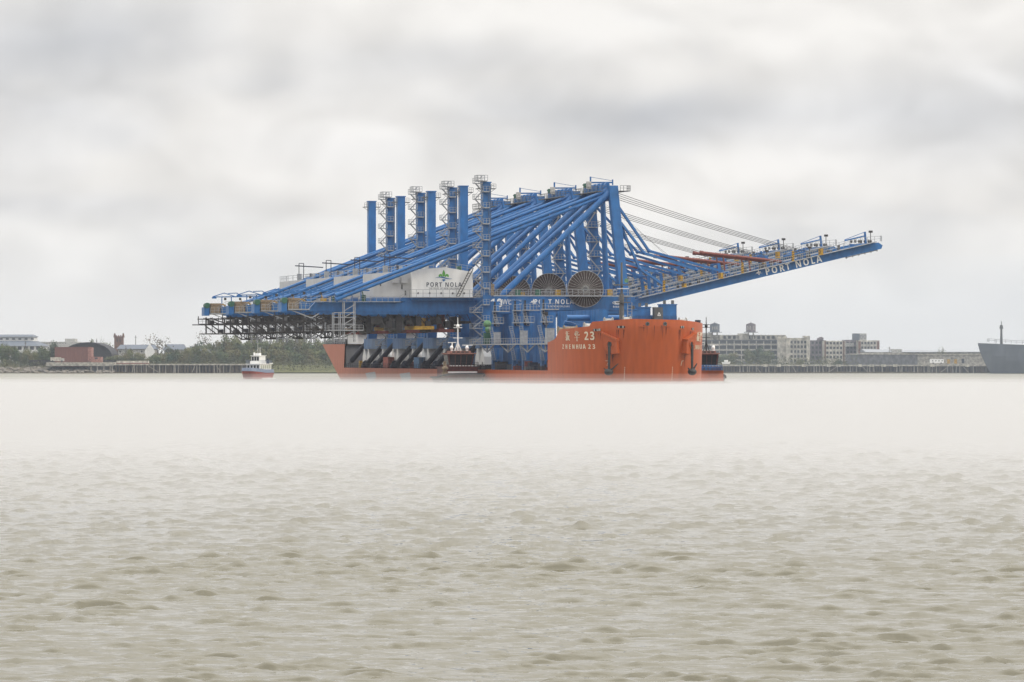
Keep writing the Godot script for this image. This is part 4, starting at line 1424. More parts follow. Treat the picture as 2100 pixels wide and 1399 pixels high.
func deck_cargo() -> void:
	# four short leg pieces standing along the starboard rail
	var says := ["blue leg section with a black strap, next to the pale green hoist", "narrow blue leg section standing close beside its twin under a grey landing", "blue leg section in the middle pair with a black strap and wide landing", "blue leg section standing against the curved edge of the orange forecastle"]
	var ws := [9.0, 28.5, 37.8, 54.6]
	var first: Node3D
	for i in 4:
		if i > 0:
			dup(first, on_ship(0.3, 3.5, ws[i]), YAW, says[i])
			continue
		var r := thing("crane_leg_section", says[0], "crane leg section", on_ship(0.3, 3.5, ws[0]), YAW, "leg sections along the starboard rail")
		first = r
		var mb := MB.new()
		mb.box(-0.2, 1.15, 2.2, 15.2, -0.9, 0.9)
		mb.box(-0.25, 1.2, 15.2, 15.4, -1.0, 1.0)
		for y in [4.6, 7.4, 10.2, 12.8]: mb.box(-0.23, 1.18, y, y + 0.08, -0.93, 0.93)
		part(r, "column", mb, M.blue)
		mb = MB.new()
		mb.prism(PackedVector2Array([Vector2(1.15, 1.9), Vector2(2.0, 1.9), Vector2(2.15, 4.9), Vector2(1.15, 4.9)]), -1.2, 1.2)
		mb.box(-0.5, 1.14, 2.0, 4.9, 0.9, 1.5)
		mb.box(-0.2, 0.4, 0.0, 2.2, -0.7, 0.7)
		mb.box(1.2, 1.8, 0.0, 1.9, -0.7, 0.7)
		part(r, "foot", mb, M.blue_pale)
		mb = MB.new()
		mb.box(-0.02, 0.3, 9.8, 15.3, 0.93, 1.2)
		part(r, "strap", mb, M.black)
		for g in [[-0.5, 3.2, 13.0, 2.6], [-0.6, 1.9, 10.3, 1.8]]:
			mb = MB.new()
			mb.box(g[0], g[1], g[2], g[2] + 0.22, 0.95, 2.4)
			mb.rail([V(g[0], g[2] + 0.22, 2.4), V(g[1], g[2] + 0.22, 2.4)], 1.2, 0.8, 0.08)
			part(r, "landing", mb, M.grey)
		for g in [[-1.3, 5.8, -0.4, 9.6], [-1.2, 2.2, -0.5, 5.6], [-0.5, 9.8, 0.4, 12.8]]:
			mb = MB.new()
			mb.bar(V(g[0], g[3], 1.5), V(g[2], g[1], 1.5), 0.1, 0.2)
			mb.bar(V(g[0] + 0.7, g[3], 1.5), V(g[2] + 0.7, g[1], 1.5), 0.1, 0.2)
			for k in 9: mb.bar(V(lerpf(g[0], g[2], k / 8.0), lerpf(g[3], g[1], k / 8.0), 1.5), V(lerpf(g[0], g[2], k / 8.0) + 0.7, lerpf(g[3], g[1], k / 8.0), 1.5), 0.12)
			part(r, "ladder", mb, M.grey)
		mb = MB.new()
		mb.box(0.5, 1.0, 2.3, 4.6, 1.51, 1.58)
		part(r, "door", mb, M.blue)
	# added box beams filling bright gaps, standing in for unclear dark steelwork
	for g in [[13.0, -24.0, 5.0, 12.9, "blue filler beam added low between the legs of the crane at the bow end"], [6.5, -52.0, -15.0, 12.4, "blue filler beam added on deck between the first and second crane"], [5.6, -4.0, 36.0, 12.6, "long blue filler beam added on deck behind the first leg sections"], [8.0, 38.0, 74.0, 12.9, "long blue filler beam added on deck behind the last leg section and the bent pipes"]]:
		var bm := thing("filler_beam", g[4], "beam", on_ship(g[0], 3.5, g[1]), YAW, "blue filler beams added on deck")
		var bb := MB.new()
		bb.box(0, 2.0, 1.2, g[3], 0, g[2] - g[1])
		for k in 9: bb.box(-0.05, 2.05, 1.2, g[3], 2.0 + k * 3.8, 2.15 + k * 3.8)
		part(bm, "beam_body", bb, M.blue)
		for k in 4:
			bb = MB.new()
			bb.box(0.2, 1.8, 0.0, 1.2, 3.0 + k * 8.0, 4.2 + k * 8.0)
			part(bm, "cradle", bb, M.navy)
	# stowed pipes behind the forecastle
	var mb := MB.new()
	mb.tube(V(0, 0, 0), V(24, 0.05, 0), 0.62, 0.62, 16)
	for x in [6.0, 15.0]: mb.tube(V(x, 0, 0), V(x + 0.4, 0, 0), 0.66, 0.66, 16)
	var p := part(self, numbered("stowed_pipe"), mb, M.blue)
	tag(p, "long blue pipe lying level behind the orange forecastle", "pipe", "blue pipes stowed behind the forecastle")
	p.position = on_ship(3.0, 14.7, 66.0)
	p.rotation.y = YAW
	for i in 3:
		mb = MB.new()
		mb.path([V(0, 0, 0), V(1.6, -0.35, 0), V(3.2, -1.0, 0), V(5, -2.0, 0)], 0.5 - 0.05 * i, 12)
		p = part(self, numbered("stowed_pipe"), mb, M.blue)
		tag(p, ["bent blue pipe directly below the long level pipe", "bent blue pipe in the middle of the stowed bundle", "lowest bent blue pipe beside the grey cabinet"][i], "pipe", "blue pipes stowed behind the forecastle")
		p.position = on_ship(2.6, 13.7 - 0.95 * i, 65.0 + 0.4 * i)
		p.rotation.y = YAW
	# blue boxes and grey cabinets on the foredeck
	for g in [[18.1, 3.0, 17.0, 66.0, "blue steel tank with two stub posts, between the foremast and the grey cabinet"], [23.6, 3.3, 17.6, 66.0, "largest blue steel tank with two stub posts, beside a short ladder"], [15.4, 1.7, 16.4, 70.0, "small blue steel tank close beside the grey foremast"]]:
		var r := thing("deck_tank", g[4], "tank", on_ship(g[0], 8.8, g[3]), YAW, "blue tanks on the foredeck")
		mb = MB.new()
		mb.box(0, g[1], 0, g[2] - 8.8, -1.5, 1.5)
		mb.box(-0.15, g[1] + 0.15, g[2] - 8.9, g[2] - 8.7, -1.65, 1.65)
		part(r, "tank_body", mb, M.blue)
		for x in [0.5, g[1] - 1.0]:
			mb = MB.new()
			mb.box(x, x + 0.5, g[2] - 8.7, g[2] - 7.9, 0.6, 1.2)
			part(r, "stub_post", mb, M.grey_dark)
		mb = MB.new()
		for y in [3.0, 5.4]: mb.rail([V(0, y, 1.6), V(g[1], y, 1.6)], 0.9, 0.9, 0.07)
		part(r, "tank_railing", mb, M.blue_pale)
	for g in [[21.6, 1.9, 16.9, 68.0, 8.8, "grey steel cabinet with a white symbol between two blue tanks", M.grey_dark], [-1.6, 1.7, 12.4, 66.0, 9.0, "pale grey cabinet at the edge of the forecastle beside the catwalk", M.grey], [-1.8, 1.4, 12.0, 44.0, 9.0, "grey cabinet standing between the two forward leg sections", M.grey], [-1.8, 1.3, 11.8, 19.0, 9.0, "grey cabinet beside the strapped leg section nearest the cranes", M.grey]]:
		var r := thing("deck_cabinet", g[5], "cabinet", on_ship(g[0], g[4], g[3]), YAW, "grey cabinets on the ship")
		mb = MB.new()
		mb.box(0, g[1], 0, g[2] - g[4], -0.8, 0.8)
		mb.box(-0.06, g[1] + 0.06, g[2] - g[4], g[2] - g[4] + 0.1, -0.86, 0.86)
		part(r, "cabinet_body", mb, g[6])
		mb = MB.new()
		mb.box(0.15, g[1] / 2 - 0.05, 0.2, g[2] - g[4] - 0.3, 0.8, 0.85)
		mb.box(g[1] / 2 + 0.05, g[1] - 0.15, 0.2, g[2] - g[4] - 0.3, 0.8, 0.85)
		part(r, "cabinet_door", mb, g[6])
		if g[3] == 68.0:
			mb = MB.new()
			mb.bar(V(0.7, 6.4, 0.9), V(1.0, 7.1, 0.9), 0.14)
			mb.bar(V(1.0, 7.1, 0.9), V(1.3, 6.4, 0.9), 0.14)
			mb.bar(V(0.7, 6.4, 0.9), V(1.3, 6.4, 0.9), 0.14)
			part(r, "cabinet_symbol", mb, M.white)
	# a pole with floodlight above the cabinet
	var pl := thing("light_pole", "grey pole with a square black floodlight standing over the grey cabinet", "light pole", on_ship(-0.8, 9.0, 63.0), YAW)
	mb = MB.new()
	mb.bar(V(0, 0, 0), V(0, 6.4, 0), 0.18)
	part(pl, "pole", mb, M.grey_dark)
	mb = MB.new()
	mb.box(-0.35, 0.35, 6.2, 7.0, -0.2, 0.3)
	part(pl, "floodlight", mb, M.black)
	# pale green hoist
	var gh := thing("green_hoist", "pale green rounded hoist beside the first leg section", "hoist", on_ship(-0.2, 9.2, 5.5), YAW)
	mb = MB.new()
	mb.ball(V(0, 4.6, 0), V(0.95, 0.9, 0.8), 12, 8)
	mb.ball(V(0.1, 3.3, 0.2), V(0.7, 0.9, 0.7), 12, 8)
	part(gh, "hoist_body", mb, M.green_pale)
	mb = MB.new()
	mb.box(-0.8, 0.6, 0, 2.6, -0.6, 0.6)
	part(gh, "hoist_base", mb, M.green)
	# containers on deck
	for g in [[-2.6, -92.0, "container_red", "red shipping container end standing on the ship's deck between white wheel trucks"], [-2.6, -56.0, "container_blue", "blue shipping container end on the ship's deck beside the dark red tug"]]:
		var r := thing("shipping_container", g[3], "container", on_ship(g[0], 3.5, g[1]), YAW, "containers on the ship's deck")
		var m: Material = M[g[2]]
		mb = MB.new()
		mb.box(0, 1.55, 0.15, 2.75, -6.0, -0.03)
		part(r, "container_box", mb, m)
		for x in [0.0, 0.8]:
			mb = MB.new()
			mb.box(x + 0.06, x + 0.70, 0.25, 2.65, -0.03, 0.03)
			var d := part(r, "container_door", mb, m)
			mb = MB.new()
			for q in [0.2, 0.5]: mb.bar(V(x + q, 0.25, 0.06), V(x + q, 2.65, 0.06), 0.06)
			part(d, "lock_rod", mb, M.white_dull)

# ---------------------------------------------------------------- boats
func hull_ring(len: float, beam: float, i: int, k: int, sharp: float) -> Vector2: # bow at +z
	var th := TAU * i / k
	var x := beam / 2.0 * signf(cos(th)) * pow(absf(cos(th)), 0.55)
	var s := sin(th)
	var z := len / 2.0 * (signf(s) * pow(absf(s), sharp if s > 0.0 else 0.45))
	return Vector2(x, z)

func boat_hull(mb: MB, len: float, beam: float, levels: Array, sharp: float, sheer: float) -> void: # levels: [y, scale of plan]
	var k := 40
	for j in levels.size() - 1:
		for i in k:
			var q := []
			for ij in [[i, j], [i + 1, j], [i + 1, j + 1], [i, j + 1]]:
				var l: Array = levels[ij[1]]
				var p := hull_ring(len * l[1], beam * l[1], ij[0], k, sharp)
				var up := sheer * maxf(0.0, p.y / (len / 2.0)) if l[0] > 0.3 else 0.0
				q.append(V(p.x, l[0] + up, p.y))
			mb.face(q[0], q[1], q[2], q[3], V((q[0].x + q[1].x) / beam, 0, (q[0].z + q[1].z) / len * 0.6))
	var top: Array = levels[levels.size() - 1]
	for i in k:
		var a := hull_ring(len * top[1], beam * top[1], i, k, sharp)
		var b := hull_ring(len * top[1], beam * top[1], i + 1, k, sharp)
		mb.tri(V(0, top[0] - 0.3, 0), V(a.x, top[0] - 0.3, a.y), V(b.x, top[0] - 0.3, b.y), Vector3.UP, Vector3.UP, Vector3.UP)

func tug(label: String, where: Vector3, turn: float, mast_mat: Material, group: String) -> Node3D:
	var r := thing("tug", label, "tug", where, turn, group)
	var mb := MB.new()
	boat_hull(mb, 26, 9.4, [[-0.8, 0.88], [0.6, 0.94], [1.9, 1.0]], 0.6, 0.9)
	part(r, "hull", mb, M.tug_red)
	mb = MB.new()
	for i in 40:
		var a := hull_ring(26.3, 9.7, i, 40, 0.6)
		var b := hull_ring(26.3, 9.7, i + 1, 40, 0.6)
		var ua := 0.9 * maxf(0.0, a.y / 13.0)
		var ub := 0.9 * maxf(0.0, b.y / 13.0)
		mb.tube(V(a.x, 1.75 + ua, a.y), V(b.x, 1.75 + ub, b.y), 0.22, 0.22, 6)
	part(r, "fender", mb, M.black)
	mb = MB.new()
	mb.box(-3.6, 3.6, 1.6, 4.0, -6.5, 5.5)
	mb.box(-3.9, 3.9, 4.0, 4.15, -6.8, 5.9)
	part(r, "deckhouse", mb, M.tug_red)
	mb = MB.new()
	mb.box(-3.3, 3.4, 2.75, 3.1, 5.5, 5.56)
	part(r, "white_band", mb, M.white)
	mb = MB.new()
	for i in 9: mb.box(-2.9 + i * 0.7, -2.4 + i * 0.7, 4.3, 4.45, 5.7, 5.76)
	part(r, "name_lettering", mb, M.white)
	# wheelhouse widening upwards, with tall windows
	mb = MB.new()
	mb.hexa([V(-2.5, 4.15, -1.5), V(2.5, 4.15, -1.5), V(2.5, 4.15, 3.4), V(-2.5, 4.15, 3.4), V(-3.0, 7.0, -1.8), V(3.0, 7.0, -1.8), V(3.0, 7.0, 4.2), V(-3.0, 7.0, 4.2)])
	var wh := part(r, "wheelhouse", mb, M.tug_red)
	for i in 4:
		mb = MB.new()
		var x := -2.35 + i * 1.2
		mb.hexa([V(x, 4.5, 3.55), V(x + 1.05, 4.5, 3.55), V(x + 1.05, 4.5, 3.6), V(x, 4.5, 3.6), V(x * 1.12, 6.75, 4.18), V((x + 1.05) * 1.12, 6.75, 4.18), V((x + 1.05) * 1.12, 6.75, 4.23), V(x * 1.12, 6.75, 4.23)])
		part(wh, "wheelhouse_window", mb, M.glass)
	for k in [-1.0, 1.0]:
		for i in 3:
			mb = MB.new()
			var z := -1.2 + i * 1.6
			mb.hexa([V(k * 2.58, 4.6, z), V(k * 2.6, 4.6, z + 1.3), V(k * 2.66, 4.6, z + 1.3), V(k * 2.64, 4.6, z), V(k * 2.95, 6.7, z), V(k * 2.97, 6.7, z + 1.35), V(k * 3.04, 6.7, z + 1.35), V(k * 3.02, 6.7, z)])
			part(wh, "wheelhouse_window", mb, M.glass)
	mb = MB.new()
	mb.box(-3.3, 3.3, 7.0, 7.25, -2.1, 4.7)
	mb.box(-2.3, 2.3, 7.25, 7.7, -1.4, 3.6)
	part(r, "wheelhouse_roof", mb, M.salmon)
	mb = MB.new()
	for i in 4: mb.box(-1.9 + i * 1.0, -1.2 + i * 1.0, 7.3, 7.6, 3.6, 3.66)
	part(r, "roof_opening", mb, M.black)
	mb = MB.new()
	mb.tube(V(-0.2, 7.6, 1), V(-0.2, 12.2, 1), 0.2, 0.14, 8)
	mb.tube(V(-0.2, 12.2, 1), V(-0.2, 15.2, 1), 0.16, 0.07, 8)
	for g in [[10.6, 1.1], [12.9, 1.0], [13.5, 0.9]]: mb.bar(V(-0.2 - g[1], g[0], 1), V(-0.2 + g[1], g[0], 1), 0.14)
	mb.ball(V(-0.2, 13.2, 1), V(0.4, 0.5, 0.4), 8, 6)
	mb.bar(V(-0.9, 7.6, 1), V(-0.3, 9.4, 1), 0.2)
	mb.bar(V(0.6, 7.6, 1), V(-0.1, 9.4, 1), 0.2)
	part(r, "mast", mb, mast_mat)
	for g in [[-1.6, 9.5, 1.9], [1.9, 8.9, 2.3]]:
		mb = MB.new()
		mb.tube(V(g[0], 7.5, 1.6), V(g[0], g[1], 1.6), 0.16, 0.16, 8)
		mb.box(g[0] - g[2] / 2, g[0] + g[2] / 2, g[1], g[1] + 0.16, 1.5, 1.75)
		part(r, "radar", mb, M.white)
	for g in [[-1.9], [1.6]]:
		mb = MB.new()
		mb.tube(V(g[0], 7.5, 2.6), V(g[0], 8.0, 2.6), 0.25, 0.2, 8)
		mb.ball(V(g[0], 8.4, 2.6), V(0.42, 0.5, 0.42), 10, 6)
		part(r, "searchlight", mb, M.white)
	mb = MB.new()
	mb.rail([V(-3.7, 4.15, 5.8), V(3.7, 4.15, 5.8)], 0.9, 0.9, 0.06)
	part(r, "deck_railing", mb, M.steel_dark)
	mb = MB.new()
	mb.tube(V(-4.2, 2.2, 7.0), V(-4.2, 5.4, 7.0), 0.5, 0.35, 8)
	mb.ball(V(-4.2, 3.8, 7.2), V(0.8, 0.5, 0.8), 8, 6)
	mb.box(-4.8, -3.6, 1.9, 3.0, 6.2, 7.6)
	part(r, "tow_winch", mb, M.tan)
	for i in 5:
		mb = MB.new()
		var x := -3.6 + i * 1.8
		mb.tube(V(x, 1.2, 12.6 - absf(x) * 0.9), V(x, 1.2, 13.1 - absf(x) * 0.9), 0.55, 0.55, 12)
		part(r, "tyre_fender", mb, M.black)
	return r

func boats() -> void:
	tug("dark red tug with a white lattice mast against the ship's near side", at(939, 728, 984) * V(1, 0, 1), YAW * 0.8, M.white, "tugs alongside the ship")
	tug("dark red tug with a black mast, showing past the port side of the bow", at(1450, 728, 972) * V(1, 0, 1), -0.05, M.black, "tugs alongside the ship").scale = V(0.86, 1, 0.86)
	# pilot boat
	var r := thing("pilot_boat", "small white two-storey boat with red hull and blue bulwark, alone on the river", "boat", at(528, 728, 1249) * V(1, 0, 1), -0.42)
	var mb := MB.new()
	boat_hull(mb, 14, 5.4, [[-0.6, 0.86], [0.4, 0.92], [1.7, 1.0]], 0.75, 0.5)
	part(r, "hull", mb, M.pilot_red)
	mb = MB.new()
	boat_hull(mb, 14.1, 5.5, [[1.72, 1.0], [2.7, 0.95]], 0.75, 0.5)
	part(r, "bulwark", mb, M.pilot_blue)
	mb = MB.new()
	mb.box(-2.1, 2.1, 2.4, 4.1, -4.4, 2.6)
	mb.prism(PackedVector2Array([Vector2(-2.3, 4.1), Vector2(2.3, 4.1), Vector2(2.3, 4.28), Vector2(-2.3, 4.28)]), -4.6, 3.0)
	part(r, "cabin", mb, M.white)
	for i in 4:
		mb = MB.new()
		mb.box(-1.9 + i * 1.0, -1.2 + i * 1.0, 2.85, 3.85, 2.6, 2.64)
		part(r, "window", mb, M.glass)
	for i in 5:
		for k in [-1.0, 1.0]:
			mb = MB.new()
			mb.box(k * 2.12 - 0.02, k * 2.12 + 0.02, 2.85, 3.85, -4.0 + i * 1.3, -3.0 + i * 1.3)
			part(r, "window", mb, M.glass_pale if k > 0 else M.glass)
	mb = MB.new()
	mb.box(-1.45, 1.45, 4.28, 5.0, -2.8, 1.8)
	mb.box(-1.3, 1.3, 5.0, 6.5, -2.4, 1.3)
	mb.box(-1.5, 1.5, 6.5, 6.65, -2.6, 1.6)
	part(r, "wheelhouse", mb, M.white)
	for i in 3:
		mb = MB.new()
		mb.box(-1.15 + i * 0.8, -0.5 + i * 0.8, 5.15, 6.3, 1.3, 1.34)
		part(r, "window", mb, M.glass)
	mb = MB.new()
	mb.tube(V(-0.1, 6.6, -0.4), V(-0.1, 12.6, -0.4), 0.06, 0.035, 6)
	mb.tube(V(0.5, 6.6, -0.6), V(0.5, 9.0, -0.6), 0.09, 0.06, 6)
	mb.box(-0.6, 0.7, 6.65, 7.3, -0.9, 0.2)
	mb.box(-1.0, -0.7, 6.65, 7.5, 0.2, 0.6)
	part(r, "mast", mb, M.white)
	mb = MB.new()
	mb.rail([V(-2.2, 4.28, 2.8), V(-2.2, 4.28, -4.4), V(2.2, 4.28, -4.4), V(2.2, 4.28, 2.8)], 1.0, 0.8, 0.07)
	part(r, "railing", mb, M.pilot_blue)
	mb = MB.new()
	mb.box(2.2, 3.2, 4.3, 4.55, -3.4, -2.9)
	part(r, "side_lamp", mb, M.white)
	mb = MB.new()
	for k in [-1.0, 1.0]: mb.box(k * 1.75 - 0.2, k * 1.75 + 0.2, 4.3, 5.8, -3.2, -2.6)
	part(r, "crew_locker", mb, M.navy)
	mb = MB.new()
	var rf := RandomNumberGenerator.new()
	rf.seed = 31
	for i in 46:
		var t := rf.randf()
		var side := -1.0 if i % 2 else 1.0
		mb.ball(V(side * (0.4 + t * 3.4) + rf.randf_range(-0.4, 0.4), rf.randf_range(-0.1, 0.12) * (1.2 - t), 6.2 - t * 11.0), V(rf.randf_range(0.3, 0.9), rf.randf_range(0.08, 0.3), rf.randf_range(0.3, 0.9)), 6, 4)
	var foam := part(self, "bow_foam", mb, M.white)
	tag(foam, "white foam thrown up at the small boat's waterline", "", "", "stuff")
	foam.position = at(528, 728, 1249) * V(1, 0, 1)
	foam.rotation.y = -0.42
	mb = MB.new()
	mb.ball(V(0, 0, 0), V(4.6, 1.25, 2.2), 18, 10)
	mb.ball(V(-3.2, 0, 1.2), V(4.2, 1.0, 2.0), 18, 10)
	mb.ball(V(2.6, -0.1, 0.5), V(3.6, 0.8, 1.6), 18, 10)
	var bw := part(self, "bow_wave", mb, M.water_far)
	tag(bw, "rolling grey green bow wave beside the ship's port side", "", "", "stuff")
	bw.position = at(1474, 728, 926) * V(1, 0, 1)
	# moored grey ship on the far bank
	var g := thing("moored_ship", "grey ship bow with a tall slender mast, moored beyond the long wharf", "ship", at(2092, 728, 1632) * V(1, 0, 1), -PI / 2 + 0.08)
	mb = MB.new()
	var k := 28
	# loft along the hull, bow at +z (turned to point left)
	var rows := []
	for i in k + 1:
		var z := 16.0 - i * 5.0
		var row := []
		for j in 7:
			var y := -1.0 + j * 1.85
			var rake := (10.2 - y) * 0.42 + 0.03 * pow(maxf(0.0, 6.0 - y), 2.0) * 0.6
			var back := clampf((16.0 - rake - z) / 34.0, 0.0, 1.0)
			var hw := 9.0 * pow(back, 0.6) * (0.62 + 0.38 * clampf(y / 8.0 + back, 0.0, 1.0))
			row.append(V(hw, y + (1.1 * pow(clampf((z + 20.0) / 36.0, 0.0, 1.0), 1.5) if j == 6 else 0.0), minf(z, 16.0 - rake)))
		rows.append(row)
	for i in k:
		for j in 6:
			for s in [-1.0, 1.0]:
				var f := V(s, 1, 1)
				mb.face(rows[i][j] * f, rows[i + 1][j] * f, rows[i + 1][j + 1] * f, rows[i][j + 1] * f, V(s, 0, 0.3))
		mb.face(rows[i][6], rows[i + 1][6], rows[i + 1][6] * V(-1, 1, 1), rows[i][6] * V(-1, 1, 1), Vector3.UP)
	part(g, "hull", mb, M.far_grey)
	mb = MB.new()
	mb.tube(V(0, 10.5, 7.0), V(0, 16.5, 7.0), 0.55, 0.38, 8)
	mb.tube(V(0, 16.5, 7.0), V(0, 17.9, 7.0), 0.8, 0.5, 8)
	mb.bar(V(0, 17.8, 7.0), V(0, 19.4, 7.0), 0.2)
	mb.bar(V(-0.8, 18.4, 7.0), V(0.8, 18.8, 7.0), 0.16)
	part(g, "mast", mb, M.grey_dark)
	mb = MB.new()
	mb.rail([V(-2, 11.6, 12), V(2, 11.6, 12), V(4, 10.9, 2), V(7, 10.5, -12)], 1.2, 2.0, 0.1)
	mb.bar(V(0, 10.6, 9), V(0, 12.6, 9), 0.15)
	part(g, "railing", mb, M.grey_dark)

# ---------------------------------------------------------------- far bank
func slab(px0: float, px1: float, py0: float, py1: float, depth: float, thick: float, mb: MB) -> void: # a block standing at a depth, front face there
	var a := at(px0, py1, depth)
	var b := at(px1, py0, depth)
	mb.box(a.x, b.x, a.y, b.y, -depth - thick, -depth)

func building(called: String, label: String, px0: float, px1: float, pytop: float, depth: float, thick: float, material: Material, category: String = "building") -> Node3D:
	var a := at(px0, 745, depth)
	var b := at(px1, pytop, depth)
	var r := thing(called, label, category, V((a.x + b.x) / 2, 2.2, -depth))
	var mb := MB.new()
	mb.box(-(b.x - a.x) / 2, (b.x - a.x) / 2, 0, b.y - 2.2, -thick, 0)
	part(r, "wall", mb, material)
	return r

func windows(r: Node3D, px: Array, py: Array, w: float, h: float, depth: float, material: Material, called: String = "window", sill: bool = false) -> void:
	var k := depth / F
	for y in py:
		for x in px:
			var p := at(x, y, depth) - r.position
			var mb := MB.new()
			mb.box(p.x - w * k / 2, p.x + w * k / 2, p.y - h * k / 2, p.y + h * k / 2, -0.1, 0.05)
			part(r, called, mb, material)
			if sill:
				mb = MB.new()
				mb.box(p.x - w * k * 0.56, p.x + w * k * 0.56, p.y - h * k / 2 - 0.25, p.y - h * k / 2, 0.0, 0.25)
				part(r, "sill", mb, M.concrete)

func steps(a: float, b: float, k: int) -> Array:
	var o := []
	for i in k: o.append(lerpf(a, b, i / maxf(1.0, k - 1.0)))
	return o

func wharf(label: String, px0: float, px1: float, depth: float, deck_py: float, spacing: float, seed_: int, top: Material) -> Node3D:
	var a := at(px0, deck_py, depth)
	var b := at(px1, deck_py, depth)
	var r := thing("pile_wharf", label, "wharf", V(a.x, 0, -depth))
	var mb := MB.new()
	mb.box(0, b.x - a.x, a.y - 0.5, a.y, -14, 0.2)
	part(r, "deck", mb, top)
	mb = MB.new()
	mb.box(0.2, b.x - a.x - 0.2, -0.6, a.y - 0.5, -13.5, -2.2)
	part(r, "under_deck_shade", mb, M.wharf_shade)  # added dark block painting the shade behind the piles
	var rng := RandomNumberGenerator.new()
	rng.seed = seed_
	var shapes := []
	for i in 3:
		mb = MB.new()
		mb.tube(V(0, -1.0, 0), V(0.1 * (i - 1), a.y - 0.5, 0), 0.3, 0.24, 7)
		shapes.append(mb.mesh())
	var x := 0.4
	while x < b.x - a.x:
		var o := put(r, "pile", shapes[rng.randi() % 3], M.pile if rng.randf() < 0.6 else M.pile_pale)
		o.position = V(x, 0, -0.2 - rng.randf() * 0.9)
		o.rotation.z = rng.randfn(0.0, 0.03)
		x += spacing * rng.randf_range(0.5, 1.5)
	for i in int((b.x - a.x) / 14.0):
		mb = MB.new()
		var q := 4.0 + i * 14.0 + rng.randf_range(-5, 5)
		mb.bar(V(q, 0.2, 0.1), V(q + rng.randf_range(-4, 4), a.y - 0.7, 0.1), 0.28)
		part(r, "brace", mb, M.pile_pale)
	return r

